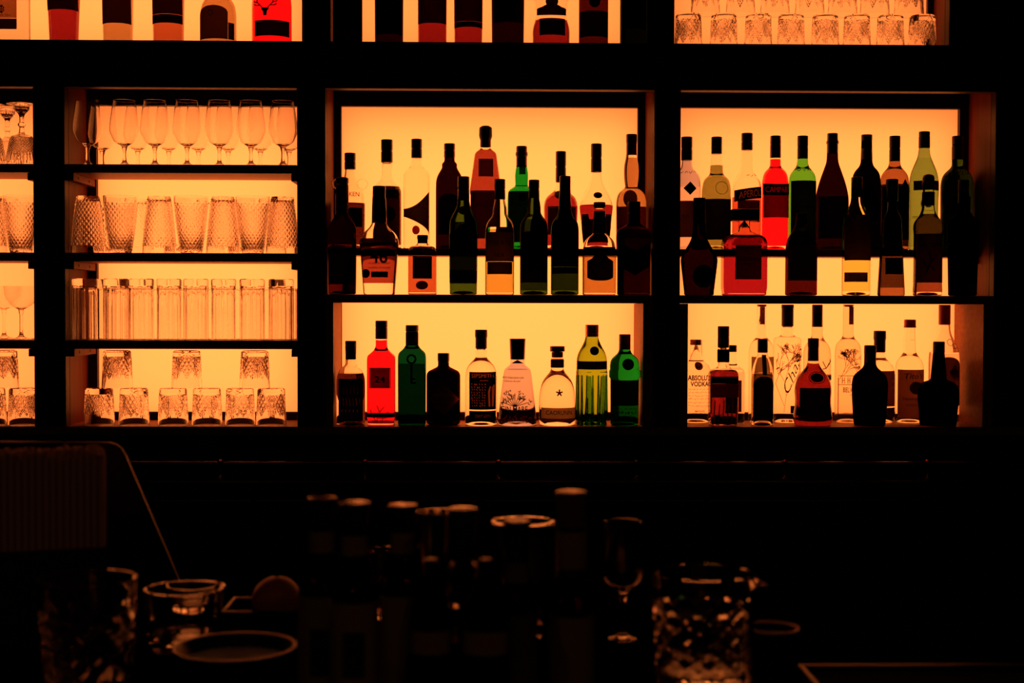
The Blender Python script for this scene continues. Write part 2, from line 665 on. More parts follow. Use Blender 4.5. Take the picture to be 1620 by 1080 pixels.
sh = thing('back_bar_shelving', 'dark wooden back bar shelving with glowing amber panels behind open bays', 'shelving', (X0(780), 0, CTR))
SO = Vector(sh.location)
def part(mb, name, mat, parent=None, label=None, smooth=False):
    mb.v = [(q[0] - SO.x, q[1] - SO.y, q[2] - SO.z) for q in mb.v]
    return mb.build(name, mat, parent or sh, smooth=smooth, label=label)

def stile(a, b, z0, z1, y1=0.04):
    part(MB().box(X0(a), X0(b), 0.0, y1, z0, z1, 0.003), 'stile', 'dark_wood')
BOT = CTR + 0.001
part(MB().box(XL, XR, 0.0, 0.04, OPEN, TOPF - 0.0015, 0.002), 'header_rail', 'dark_wood')
part(MB().box(XL, XR, 0.0, 0.36, BOT, LOWF - 0.0225, 0.002), 'bottom_rail', 'dark_wood')
for a, b in ((-330, -313), (53, 103), (470, 515), (1034, 1076), (1573, 1790)):
    stile(a, b, LOWF, OPEN)
    if b < 1700:
        part(MB().box(X0(a), X0(b), 0.0405, 0.36, LOWF, TOPF - 0.03), 'side_panel', 'side_wood')
    else:
        part(MB().box(X0(a), X0(a + 40), 0.0405, 0.36, LOWF, TOPF - 0.03), 'side_panel', 'side_wood')
for a, b in ((478, 520), (1026, 1065), (1498, 1790)):
    stile(a, b, TOPF, TOPZ - 0.08)
    part(MB().box(X0(a), X0(min(b, a + 45)), 0.0405, 0.36, TOPF, TOPZ - 0.08), 'side_panel', 'side_wood')
stile(-330, -313, TOPF, TOPZ - 0.08)
part(MB().box(XL, XR, 0.0, 0.36, TOPZ - 0.079, TOPZ), 'top_board', 'dark_wood')
part(MB().box(XL, XR, 0.0, 0.36, TOPF - 0.022, TOPF), 'cabinet_floor', 'dark_wood')
part(MB().box(XL, XR, 0.0, 0.36, LOWF - 0.022, LOWF), 'cabinet_floor', 'shelf_wood')
part(MB().box(XL, XR, 0.361, 0.378, BOT, TOPZ), 'back_board', 'black_paint')

BAYS = [(-313, 53), (103, 470), (515, 1034), (1076, 1573)]
KB = [0.80, 0.94, 1.0, 0.92]
INSET = [15, 15, 12, 14.5]
LIGHTS = []
for i, (a, b) in enumerate(BAYS):
    xa, xb = X0(a), X0(b)
    ia, ib = X0(a + INSET[i]), X0(b - INSET[i])
    # frame round the panel: four boards as one frame
    ztop, zbot = Z0(170.5 + 0.004 * (a - 500), PY, (a + b) / 2), Z0(652, FD)
    m = MB()
    m.box(xa + 0.0005, ia, FD, PY - 0.001, LOWF + 0.0005, TOPF - 0.0305)
    m.box(ib, xb - 0.0005, FD, PY - 0.001, LOWF + 0.0005, TOPF - 0.0305)
    m.box(ia, ib, FD, PY - 0.001, ztop, TOPF - 0.0305)
    m.box(ia, ib, FD, PY - 0.001, LOWF + 0.0005, zbot)
    part(m, 'panel_frame', 'dark_wood')
    part(MB().box(ia - 0.004, ib + 0.004, PY, PY + 0.004, zbot - 0.004, ztop + 0.004), 'light_panel', 'panel_%d' % i if panel_mat('panel_%d' % i, KB[i]) else None)
    LIGHTS.append((ia, ib, zbot, ztop, KB[i], PY))
    part(MB().box(xa + 0.001, xb - 0.001, 0.0405, FD - 0.001, TOPF - 0.05, TOPF - 0.0305), 'bay_ceiling', 'dark_wood')
for i, (a, b) in enumerate([(-313, 478), (520, 1026), (1065, 1498)]):
    xa, xb = X0(a), X0(b)
    ia, ib = X0(a + 9), X0(b - 9)
    m = MB()
    m.box(xa, ia, TFD, TPY - 0.001, TOPF + 0.0005, TOPZ - 0.0795)
    m.box(ib, xb, TFD, TPY - 0.001, TOPF + 0.0005, TOPZ - 0.0795)
    m.box(ia, ib, TFD, TPY - 0.001, TOPZ - 0.14, TOPZ - 0.0795)
    part(m, 'panel_frame', 'dark_wood')
    k = (0.86, 0.70, 0.66)[i]
    panel_mat('panel_top_%d' % i, k)
    part(MB().box(ia - 0.004, ib + 0.004, TPY, TPY + 0.004, TOPF + 0.0005, TOPZ - 0.136), 'light_panel', 'panel_top_%d' % i)
    LIGHTS.append((ia, ib, TOPF, TOPZ - 0.14, k, TPY))
# the lamps of the light boxes, behind the panels
for (ia, ib, z0, z1, k, y) in LIGHTS:
    ld = bpy.data.lights.new('light_box_lamp', 'AREA')
    ld.shape = 'RECTANGLE'
    top = y == PY
    wd, hg = (ib - ia) - (0.0 if top else 0.0), (z1 - z0) - (0.02 if top else 0.0)
    ld.size, ld.size_y = wd, hg
    ld.color = PANEL_COL
    ld.energy = PANEL_L * 0.92 * k * wd * hg * PI
    lo = bpy.data.objects.new('light_box_lamp', ld)
    COL.objects.link(lo)
    lo.parent = sh
    lo.location = Vector(((ia + ib) / 2, y + 0.085, (z0 + z1) / 2 - (0.020 if top else 0.0))) - SO
    lo.rotation_euler = (-PI / 2, 0, 0)          # shines towards the room

# shelves of the two glass bays, on screwed battens
for (a, b) in BAYS[:2]:
    xa, xb = X0(a) + 0.0006, X0(b) - 0.0006
    for zt in (SHA, SHB, SHC):
        part(MB().box(xa, xb, 0.002, FD - 0.001, zt - 0.024, zt, 0.0015), 'shelf', 'shelf_wood')
        for x0, x1, sx in ((xa, xa + 0.023, 1), (xb - 0.016, xb, -1)):
            t = part(MB().box(x0, x1, 0.004, FD - 0.001, zt - 0.0455, zt - 0.0245, 0.001), 'batten', 'side_wood')
            if sx > 0:
                for yy in (0.055, 0.165):
                    mb = MB()
                    mb.tube([(x1 - 0.001, yy, zt - 0.035), (x1 + 0.0012, yy, zt - 0.035)], 0.0036, 12)
                    part(mb, 'screw', 'matte_black', t)
# shelves, tiers and lower liners of the two bottle bays
for (a, b), (la, lb) in zip(BAYS[2:], ((527, 1018), (1089, 1557))):
    xa, xb = X0(a) + 0.0006, X0(b) - 0.0006
    part(MB().box(xa, xb, 0.001, FD - 0.001, MAIN - 0.0235, MAIN, 0.0015), 'shelf', 'shelf_wood')
    part(MB().box(xa, xb, 0.115, FD - 0.001, TIER - 0.021, TIER, 0.0015), 'tier_shelf', 'shelf_wood')
    for x0, x1 in ((xa, xa + 0.016), (xb - 0.016, xb)):
        part(MB().box(x0, x1, 0.13, FD - 0.001, TIER - 0.040, TIER - 0.0215), 'batten', 'side_wood')
    for x0, x1 in ((xa, X0(la)), (X0(lb), xb)):
        part(MB().box(x0, x1, 0.0005, PY - 0.0005, LOWF + 0.0005, MAIN - 0.024), 'side_liner', 'shelf_wood')

# ---------------------------------------------------------------- back counter and its gallery rail
bc = thing('back_counter', 'dark back counter running under the lit shelving', 'counter', (0, 0.1, 0))
def cpart(mb, name, mat, parent=None):
    mb.v = [(q[0], q[1] - 0.1, q[2]) for q in mb.v]
    return mb.build(name, mat, parent or bc)
cpart(MB().box(-3.2, 3.2, -0.13, 0.49, CTR - 0.03, CTR, 0.003), 'worktop', 'counter_wood')
cpart(MB().box(-3.18, 3.18, -0.05, 0.48, 0.0, CTR - 0.031), 'cabinet_body', 'counter_wood')
for k in range(10):
    d = cpart(MB().box(-3.14 + k * 0.628, -3.14 + k * 0.628 + 0.615, -0.072, -0.051, 0.10, CTR - 0.06, 0.003), 'door', 'counter_wood')
    mb = MB()
    mb.tube([(-3.14 + k * 0.628 + 0.56, -0.085, 0.72), (-3.14 + k * 0.628 + 0.56, -0.085, 0.84)], 0.005, 8)
    mb.box(-3.14 + k * 0.628 + 0.556, -3.14 + k * 0.628 + 0.564, -0.085, -0.071, 0.73, 0.735).box(-3.14 + k * 0.628 + 0.556, -3.14 + k * 0.628 + 0.564, -0.085, -0.071, 0.825, 0.83)
    cpart(mb, 'handle', 'brass', d)
RY = -0.085
gr = thing('gallery_rail', 'thin brass gallery rail on small posts along the back counter edge', 'rail', (X0(800, RY), RY, CTR))
GO = Vector(gr.location)
RZ = at(780, 731.5, RY).z - CTR
mb = MB().tube([(-2.6, 0, RZ), (2.6, 0, RZ)], 0.0034, 10)
mb.build('rod', 'brass', gr, smooth=True)
for px in (-320, -98, 125, 349, 577, 788, 1007, 1241, 1467, 1690):
    x = at(px, 745, RY).x - GO.x
    lathe('rail_post', [(0, 0), (0.013, 0), (0.013, 0.003), (0.006, 0.006), (0.0042, 0.012), (0.0042, RZ - 0.010), (0.0075, RZ - 0.006), (0.0092, RZ), (0.0075, RZ + 0.006), (0.004, RZ + 0.0085), (0, RZ + 0.0095)], 'brass', gr, 16, loc=(x, 0, 0))
# ---------------------------------------------------------------- glassware
def shell(name, outer, inner, mat='crystal', seg=64, mod=None, inv=False, H=None):
    """outer: (r,z) from bottom centre to rim; inner: (r,z) from rim to bottom centre"""
    v, f = revolve(outer, seg, mod=mod)
    ro = len(v) - seg
    v2, f2 = revolve(inner[::-1], seg, flip=True)
    ri = len(v) + len(v2) - seg
    b = len(v)
    v += v2
    f += [tuple(i + b for i in q) for q in f2]
    for k in range(seg):
        k2 = (k + 1) % seg
        f.append((ro + k, ro + k2, ri + k2, ri + k))
    if inv:
        v = [(q[0], q[1], H - q[2]) for q in v]
        f = [tuple(q[::-1]) for q in f]
    return mesh(name, v, f, mat, ang=30)

def tri(t):
    return abs((t % 1.0) - 0.5) * 2

def densify(prof, step):
    out = [prof[0]]
    for a, b in zip(prof[:-1], prof[1:]):
        n = max(1, int(math.hypot(b[0] - a[0], b[1] - a[1]) / step))
        for k in range(1, n + 1):
            out.append((a[0] + (b[0] - a[0]) * k / n, a[1] + (b[1] - a[1]) * k / n))
    return out

def cut_tumbler_mesh(H, rb, rt, inv=True, seed=0):
    """old-fashioned tumbler: cross-cut diamonds between fans of cut rays, plain upper wall, thick base"""
    outer = [(0, 0), (rb - 0.010, 0), (rb - 0.003, 0.0015), (rb, 0.006)] + densify([(rb, 0.006), (rt, H)], 0.0014)[1:]
    inner = [(rt - 0.0022, H - 0.0002), (rb - 0.0062, 0.028), (rb - 0.010, 0.019), (0, 0.017)]
    def mod(x, y, z):
        if z < 0.004 or z > H * 0.80:
            return (x, y, z)
        r = math.hypot(x, y)
        th = math.atan2(y, x) / (2 * PI)
        t = z / H
        a = ((th * 4 + seed) % 1.0) - 0.5             # one of four sectors
        zc = 0.40
        d = abs(a) / 0.37 + abs(t - zc) / 0.36
        g = 0.0
        if d < 1.0:                                   # diamond of cross cuts
            g = max(1 - tri(a * 5.4 + t * 5.4) * 2.2, 1 - tri(a * 5.4 - t * 5.4) * 2.2, 0)
            g = max(g, 1 - abs(d - 0.95) / 0.06)
        elif t > 0.20:                                # fan of rays opening towards the rim
            aa = a - math.copysign(0.5, a)
            an = math.atan2(aa * 2.0, t - 0.10)
            L = math.hypot(aa * 2.0, t - 0.10)
            g = max(0.0, 1 - tri(an / 0.25 + 0.5) * 2.0) * max(0.0, min(1, (0.70 - L) / 0.10)) * min(1, L / 0.12)
        k = 1 - max(0.0, g) * 0.0026 / r
        return (x * k, y * k, z)
    return shell('cut_tumbler', outer, inner, seg=210, mod=mod, inv=inv, H=H)

def diamond_tumbler_mesh(H, rb, rt, inv):
    outer = [(0, 0), (rb - 0.008, 0), (rb - 0.002, 0.001), (rb - 0.001, 0.005)] + densify([(rb - 0.001, 0.005), (rb + (rt - rb) * 0.55, H * 0.46), (rt, H * 0.90), (rt + 0.0005, H)], 0.0017)[1:]
    inner = [(rt - 0.0022, H - 0.0002), (rt - 0.0028, H * 0.9), (rb + (rt - rb) * 0.55 - 0.004, H * 0.46), (rb - 0.005, 0.016), (rb - 0.009, 0.011), (0, 0.010)]
    def mod(x, y, z):
        t = z / H
        if t < 0.05 or t > 0.87:
            return (x, y, z)
        r = math.hypot(x, y)
        th = math.atan2(y, x) / (2 * PI)
        g = min(tri(th * 21 + t * 10), tri(th * 21 - t * 10))
        k = 1 + (g - 0.55) * 0.0026 / r
        return (x * k, y * k, z)
    return shell('diamond_tumbler', outer, inner, seg=210, mod=mod, inv=inv, H=H)

def highball_mesh(H, r):
    outer = [(0, 0.002), (r * 0.7, 0.001), (r - 0.003, 0), (r - 0.0005, 0.002), (r, 0.006), (r, H * 0.115), (r - 0.0012, H * 0.125), (r - 0.0004, H * 0.14), (r - 0.0004, H * 0.5), (r, H)]
    inner = [(r - 0.0024, H - 0.0002), (r - 0.0032, H * 0.20), (r - 0.006, H * 0.155), (0, H * 0.14)]
    def mod(x, y, z):
        rr = math.hypot(x, y)
        n = 10
        th = (math.atan2(y, x) % (2 * PI / n)) - PI / n
        k = math.cos(PI / n) / math.cos(th)
        w = 1.0 if z > 0.008 else 0.0
        k = 1 + (k * 1.02 - 1) * w * (0.85 if z > H * 0.13 else 0.5)
        return (x * k, y * k, z)
    return shell('highball', outer, inner, seg=120, mod=mod, inv=True, H=H)

def stem_mesh(name, bowl, foot_r, stem_r, zs, t=0.0011, extra=None, mat='crystal', inv=False, mod=None, seg=56):
    """bowl: (r,z) from the stem to the rim"""
    H = bowl[-1][1]
    st = extra or [(stem_r * 1.5, 0.010), (stem_r, 0.024), (stem_r, zs - 0.014), (stem_r * 1.6, zs - 0.004)]
    outer = round_profile([(0, 0), (foot_r - 0.001, 0, 0.0002), (foot_r, 0.0012, 0.0005), (foot_r * 0.5, 0.004)] + st + bowl, 0.010)
    ib = [(max(r - t, 0.0006), z) for r, z in round_profile(bowl, 0.010) if z > zs + 0.004]
    inner = [(ib[-1][0], H - 0.0001)] + ib[::-1][1:] + [(0, zs + 0.0035)]
    return shell(name, outer, inner, mat, seg, mod, inv, H)

ORD = ['leftmost', 'second', 'third', 'fourth', 'fifth', 'sixth', 'seventh', 'eighth', 'ninth', 'tenth', 'eleventh']
def ordw(i, n):
    return 'rightmost' if i == n - 1 else ORD[i]

def put(me, name, label, cat, px, Y, z, group, rz=0.0, py=None):
    o = obj(name, me)
    x = at(px, 500, Y).x
    for _ in range(3):
        x += (px - proj((x, Y, z + 0.05))[0]) * (Y + CAMD) / FPX
    o.location = (x, Y, z + 0.0004)
    o.rotation_euler = (0, 0, rz)
    return tag(o, label, cat, group)

S1 = (0.085 + CAMD) / FPX
# -- tulip glasses on the top shelf of the glass bay
S = (0.052 + CAMD) / FPX
wg = stem_mesh('tulip_glass', [(5 * S, 31 * S), (16 * S, 37 * S), (23.5 * S, 54 * S), (22 * S, 70 * S), (17.3 * S, 101.5 * S)], 15.5 * S, 2.5 * S, 30 * S)
C = [(138.5, ), (197, ), (245, ), (296, ), (347, ), (397, ), (447.5, )]
for i, (c,) in enumerate(C):
    put(wg, 'wine_glass', 'clear tulip wine glass, %s in the front row on the upper glass shelf' % ordw(i, 7), 'wine glass', c, 0.052, SHA, 'front row of tulip wine glasses')
for i, c in enumerate((162, 218, 267, 314, 361, 412, 457)):
    put(wg, 'wine_glass', 'clear tulip wine glass, %s in the back row behind the front tulips' % ordw(i, 7), 'wine glass', c, 0.170, SHA, 'back row of tulip wine glasses')
# -- diamond-pressed tumblers
S = (0.052 + CAMD) / FPX
du = diamond_tumbler_mesh(89.5 * S, 17.5 * S, 26.5 * S, False)
di = diamond_tumbler_mesh(89.5 * S, 18.5 * S, 26.0 * S, True)
for i, (c, u) in enumerate(((139.5, 0), (191, 1), (252, 0), (302.5, 1), (353, 0), (400, 1), (447, 0))):
    lb = 'diamond patterned tumbler %s, %s in the front row of the middle glass shelf' % ('standing upright' if u else 'turned upside down', ordw(i, 7))
    put(du if u else di, 'tumbler', lb, 'tumbler', c, 0.052, SHB, 'front row of diamond tumblers', rz=i * 0.37)
for i, (c, u) in enumerate(((167, 1), (216, 0), (278, 1), (330, 0), (379, 1), (428, 0))):
    lb = 'diamond patterned tumbler %s, %s in the back row of the middle glass shelf' % ('standing upright' if u else 'turned upside down', ordw(i, 6))
    put(du if u else di, 'tumbler', lb, 'tumbler', c, 0.165, SHB, 'back row of diamond tumblers', rz=i * 0.5)
for c, u, yy, lb in ((33, 1, 0.052, 'upright diamond patterned tumbler against the dark post, far left bay'), (-16, 0, 0.052, 'upturned diamond patterned tumbler cut by the left edge, far left bay'), (10, 0, 0.165, 'upturned diamond patterned tumbler behind the two of the far left bay')):
    put(du if u else di, 'tumbler', lb, 'tumbler', c, yy, SHB, 'diamond tumblers of the far left bay')
# -- highballs, upside down
hb = highball_mesh(96 * S, 19.6 * S)
for i, c in enumerate((134.5, 184, 224, 267.5, 310, 354, 399, 445)):
    put(hb, 'highball_glass', 'faceted highball glass upside down, %s in the front row of highballs' % ordw(i, 8), 'highball glass', c, 0.050, SHC, 'front row of highball glasses', rz=i * 0.21)
for i, c in enumerate((158, 201, 246, 289, 332, 377, 420, 460)):
    put(hb, 'highball_glass', 'faceted highball glass upside down, %s in the back row of highballs' % ordw(i, 8), 'highball glass', c, 0.165, SHC, 'back row of highball glasses', rz=i * 0.4 + 0.2)
# -- cut tumblers on the floor of the bays
S = (0.065 + CAMD) / FPX
HT = 58.5 * S
ct = cut_tumbler_mesh(HT, 21.5 * S, 24.0 * S)
for i, c in enumerate((157, 212, 274, 327.5, 380, 429)):
    put(ct, 'cut_tumbler', 'cut crystal tumbler upside down, %s of six standing on the lowest shelf' % ordw(i, 6), 'tumbler', c, 0.065, LOWF, 'cut tumblers on the lowest shelf', rz=i * 0.63 + 0.2)
for i, c in enumerate((185.5, 295.5, 403)):
    put(ct, 'cut_tumbler', 'cut crystal tumbler upside down, %s of three stacked above the lowest six' % ('left', 'middle', 'right')[i], 'tumbler', c, 0.065, LOWF + HT + 0.0004, 'cut tumblers stacked above the lowest shelf', rz=i * 0.9 + 0.1)
for c, z, lb in ((37, 0, 'cut crystal tumbler upside down next to the post in the far left bay'), (-14, 0, 'cut crystal tumbler at the left picture edge in the far left bay'), (5, HT, 'cut crystal tumbler stacked on two others in the far left bay')):
    put(ct, 'cut_tumbler', lb, 'tumbler', c, 0.065, LOWF + z + (0.0004 if z else 0), 'cut tumblers of the far left bay', rz=c)
# -- cut tumblers in the top row
S = (0.060 + CAMD) / FPX
HT2 = 44 * S
HTT = 52.0 * S
ct2 = cut_tumbler_mesh(HTT, 20.0 * S, 22.2 * S, seed=0.3)
for i, c in enumerate((1089, 1145, 1199.6, 1251.5, 1305.5, 1355.5, 1408.5, 1459)):
    put(ct2, 'cut_tumbler', 'cut crystal tumbler upside down, %s in the lower tier of the top right bay' % ordw(i, 8), 'tumbler', c, 0.060, TOPF, 'lower tier of cut tumblers, top right bay', rz=i * 0.45)
ct3 = cut_tumbler_mesh(HTT * 1.35, 20.5 * S, 23.0 * S, seed=0.1)
for i, c in enumerate((1116, 1171.7, 1226, 1281, 1333, 1384, 1438)):
    put(ct3, 'cut_tumbler', 'tall cut tumbler upside down, %s in the upper tier of the top right bay' % ordw(i, 7), 'tumbler', c, 0.060, TOPF + HTT + 0.0004, 'upper tier of cut tumblers, top right bay', rz=i * 0.8)
# -- far left bay: goblets upside down and coupes
S = (0.070 + CAMD) / FPX
GH = 96 * S
def gmod(x, y, z):
    r = math.hypot(x, y)
    t = z / GH
    th = math.atan2(y, x) / (2 * PI)
    g = 0.0
    if 0.55 < t < 0.80:
        g = max(1 - tri(th * 26 + t * 22) * 2, 1 - tri(th * 26 - t * 22) * 2, 0)
    elif 0.80 <= t < 0.93:
        g = max(0, 1 - tri(th * 30) * 2.5)
    elif t < 0.09 and r > 6 * S:
        g = max(0, 1 - tri(th * 18) * 2)
    k = 1 - g * 0.0024 / max(r, 0.004)
    return (x * k, y * k, z)
gb = stem_mesh('goblet', densify([(8 * S, 48 * S), (16 * S, 50.5 * S), (18.5 * S, 55 * S), (26 * S, 96 * S)], 0.002), 23 * S, 3 * S, 48 * S, t=0.003, extra=[(12 * S, 9 * S), (5 * S, 16 * S), (3.6 * S, 20 * S), (3.4 * S, 29 * S), (6 * S, 31 * S), (6 * S, 34 * S), (3.4 * S, 36 * S), (4.5 * S, 46 * S)], inv=True, mod=gmod, seg=156)
for c, yy, lb in ((34.5, 0.06, 'cut crystal goblet upside down beside the post in the far left bay'), (12, 0.165, 'cut crystal goblet upside down, behind the others in the far left bay'), (-16, 0.07, 'cut crystal goblet upside down at the left picture edge, upper shelf')):
    put(gb, 'goblet', lb, 'goblet', c, yy, SHA, 'cut goblets of the far left bay')
cp = stem_mesh('coupe', [(4 * S, 47 * S), (15 * S, 52 * S), (27 * S, 66 * S), (29 * S, 84 * S)], 19 * S, 2.4 * S, 46 * S)
for c, yy, lb in ((33.5, 0.07, 'plain coupe glass next to the post in the far left bay'), (6.5, 0.165, 'plain coupe glass behind the other, near the left picture edge')):
    put(cp, 'coupe_glass', lb, 'coupe glass', c, yy, SHC, 'coupe glasses of the far left bay')
# ---------------------------------------------------------------- bottles on the shelves
EPS = 0.0004
RNG = random.Random(11)
YB, YF, YL, YLF, YLB, YT = 0.168, 0.056, 0.066, 0.062, 0.172, 0.070
CK = 'cap'

def stencil_label(b, root, texts, x0, x1, y0, y1, tilt=0.0, bow=0.0, holes=(), back='ink_faint', name='name_band', mat='label_black'):
    """a printed dark band; letters and marks are left unprinted, so the paper behind shows through"""
    tv, loops = [], []
    cu = bpy.data.curves.new('band', 'CURVE')
    cu.dimensions = '2D'
    cu.fill_mode = 'BOTH'
    def poly(pts):
        sp = cu.splines.new('POLY')
        sp.points.add(len(pts) - 1)
        for p, q in zip(sp.points, pts):
            p.co = (q[0], -q[1], 0, 1)
        sp.use_cyclic_u = True
    poly([(x0, y0), (x1, y0), (x1, y1), (x0, y1)])
    for q in holes:
        poly(q)
    for body, xc, yc, h, wd in texts:
        fc = bpy.data.curves.new('letters', 'FONT')
        fc.body = body
        fc.align_x = 'CENTER'
        fc.resolution_u = 2
        o = bpy.data.objects.new('letters', fc)
        COL.objects.link(o)
        for q in bpy.context.selected_objects:
            q.select_set(False)
        bpy.context.view_layer.objects.active = o
        o.select_set(True)
        bpy.ops.object.convert(target='CURVE')
        sps = []
        for sp in o.data.splines:
            if sp.type == 'BEZIER':
                P, n = [], len(sp.bezier_points)
                for i in range(n):
                    p, q = sp.bezier_points[i], sp.bezier_points[(i + 1) % n]
                    flat = (p.handle_right - p.co).length < 1e-5 and (q.handle_left - q.co).length < 1e-5
                    for k in range(1 if flat else 3):
                        t = k / 3
                        c = p.co * (1 - t) ** 3 + p.handle_right * 3 * t * (1 - t) ** 2 + q.handle_left * 3 * t * t * (1 - t) + q.co * t ** 3
                        P.append((c.x, c.y))
            else:
                P = [(p.co.x, p.co.y) for p in sp.points]
            sps.append(P)
        bpy.data.objects.remove(o)
        allp = [q for P in sps for q in P]
        ax0, ax1, ay0, ay1 = min(q[0] for q in allp), max(q[0] for q in allp), min(q[1] for q in allp), max(q[1] for q in allp)
        for P in sps:
            poly([(xc + (q[0] - (ax0 + ax1) / 2) * wd / (ax1 - ax0), yc - (q[1] - (ay0 + ay1) / 2) * h / (ay1 - ay0)) for q in P])
    o = bpy.data.objects.new('band', cu)
    COL.objects.link(o)
    dg = bpy.context.evaluated_depsgraph_get()
    dg.update()
    bm = bmesh.new()
    bm.from_mesh(o.evaluated_get(dg).to_mesh())
    for k in range(1, 24):
        gx = x0 + (x1 - x0) * k / 24
        bmesh.ops.bisect_plane(bm, geom=bm.verts[:] + bm.edges[:] + bm.faces[:], plane_co=(gx, 0, 0), plane_no=(1, 0, 0))
    bm.verts.index_update()
    xm = (x0 + x1) / 2
    def place(px, py):
        u = (px - xm) / ((x1 - x0) / 2)
        return px, py + tilt * (px - xm) + bow * (1 - u * u)
    P2 = [place(v.co.x, -v.co.y) for v in bm.verts]
    F = [[v.index for v in f.verts] for f in bm.faces]
    bm.free()
    bpy.data.objects.remove(o)
    t = b.flat(name, root, mat, P2, F, 0.0013)
    n = 20
    G = [place(x0 + (x1 - x0) * i / n, y) for i in range(n + 1) for y in (y0 + 0.4, y1 - 0.4)]
    b.flat('label_paper', t, back, G, [(2 * i, 2 * i + 1, 2 * i + 3, 2 * i + 2) for i in range(n)], 0.0009)
    return t

def quad_holes(lines, wd):
    v, f = ribbon(lines, wd)
    return [[v[i] for i in q] for q in f]

# ---- second bay, back row on the raised tier
def ears(b, root):
    for sx in (-1, 1):
        cxx, cz, rr = sx * 18.5 * b.s, (b.yb - 291.5) * b.s, 8.2 * b.s
        mb = MB()
        mb.tube([(cxx + math.cos(t) * rr, 0, cz + math.sin(t) * rr) for t in [k * PI / 10 for k in range(21)]], 0.0016, 8, cap=False)
        mb.build('ring_handle', 'clear', root, smooth=True)
bottle('rum_bottle', 'clear jug bottle with two glass ring handles, back row by the left wall', 554, YB, TIER + EPS,
       [(8, 245), (8, 272), (10, 285), (23, 305), (23.5, 320), (23, None)][:5] + [(23, 388)], 'clear', [(CK, 'black_plastic', (8.8, 243, 269))], liq=('rum_dark', 322), cav=322,
       labels=[('label', 'label_black', 535, 574, 330, 360)], texts=[('KRAKEN', 554, 309, 7, 'ink_faint', dict(wd=32)), ('BLACK SPICED', 554, 342, 5, 'ink_faint', dict(wd=30))], extra=ears)
bottle('rum_bottle', 'tall clear bottle with black cap and dark amber label, second in back row', 612, YB, TIER + EPS,
       [(8.2, 225), (8.2, 272), (9, 283), (22.5, 299), (23, 312), (23, 388)], 'clear', [(CK, 'black_plastic', (9.2, 222, 258))], liq=('rum_dark', 301), cav=297,
       labels=[('label', 'label_brown', 591, 633, 296, 388), ('label_band', 'label_black', 608, 631, 302, 315), ('crest', 'label_black', 606, 627, 328, 352, 'oval')],
       texts=[('RUM', 620, 309, 6, 'ink_faint', dict(wd=20))])
bottle('vodka_bottle', 'clear bottle with black wave label and small red seal, back row', 659, YB, TIER + EPS,
       [(8.2, 224), (8.2, 254), (9, 264), (20, 274), (20.8, 284), (20.8, 388)], 'clear', [(CK, 'black_plastic', (8.6, 221, 251))], liq=('spirit_clear', 268), cav=268,
       labels=[('label', 'label_black', 639, 679, 304, 372, 'swoosh_low'), ('seal', 'label_red', 653, 665, 358, 372, 'oval')], texts=[('PURE', 672, 328, 4, 'ink_glow', dict(wd=12))])
bottle('liqueur_bottle', 'dark brown bottle with bulging neck, left of the tall trapezoid bottle', 711, YB, TIER + EPS,
       [(8, 231), (8, 256), (12, 260, 2), (11.5, 266, 3), (21, 282), (21.5, 300), (21.5, 388)], 'black_glass', [(CK, 'black_plastic', (8.8, 228, 250))],
       labels=[('label', 'label_dark', 693, 729, 308, 372, 'arch')], texts=[('KAHLUA', 711, 322, 7, 'ink_faint', dict(wd=28))])
bottle('liqueur_bottle', 'tall red amber trapezoid bottle with domed black stopper, centre back row', 768, YB, TIER + EPS,
       [(7.8, 204), (7.8, 232), (8, 236), (17, 243, 4), (25, 301, 3), (25, 306, 3), (23.5, 310, 3), (23, 388)], 'clear',
       [('stopper', 'matte_black', [(5, 200), (10, 203), (10.4, 216), (9.4, 220), (8.4, 222), (8.4, 234)])], liq=('whisky_red', 240), n=3.2, dep=0.75, ysh=240,
       labels=[('neck_label', 'label_brown', 757, 780, 253, 281), ('label', 'label_dark', 744.5, 791.5, 303, 378)], texts=[('FRANGELICO', 768, 326, 6, 'ink_faint', dict(wd=38))])
bottle('whisky_bottle', 'green bottle with bulbous neck and dark brown label, back row', 825, YB, TIER + EPS,
       [(8, 235), (8, 262), (10.5, 276), (10, 290, 8), (10, 295, 3), (21, 302, 5), (22, 312), (23, 388)], 'green_glass', [(CK, 'brown_plastic', [(8.5, 232), (8.5, 241), (9.6, 242), (9.6, 247), (8.4, 248), (8.4, 265)])],
       labels=[('neck_label', 'label_green', 821, 831, 265, 277), ('label', 'label_dark', 804, 846, 304, 384), ('crest', 'label_black', 820, 832, 308, 320, 'oval')], texts=[('GLENLIVET', 825, 331, 6, 'ink_faint', dict(wd=34))])
bottle('cognac_bottle', 'wide shouldered red cognac bottle with brown capsule, back row', 887, YB, TIER + EPS,
       [(7.8, 243), (7.8, 292), (9, 301), (24, 313), (27, 326), (25, 388)], 'clear', [(CK, 'brown_plastic', (8.2, 240, 289))], liq=('cognac', 305), cav=304,
       labels=[('label', 'label_dark', 866, 910, 328, 372), ('medallion', 'print_black', 876, 890, 303, 316, 'oval')])
bottle('cognac_bottle', 'long necked clear cognac bottle with red liquid and round medallion', 943, YB, TIER + EPS,
       [(8, 231), (8.2, 276), (11, 292), (23, 312), (27, 325), (20, 388)], 'clear', [(CK, 'brown_plastic', (8.6, 228, 273))], liq=('cognac', 325), cav=325,
       labels=[('label', 'label_black', 920, 966, 340, 384, 'notch'), ('medallion', 'print_black', 937, 951, 305.5, 315.5, 'oval')])
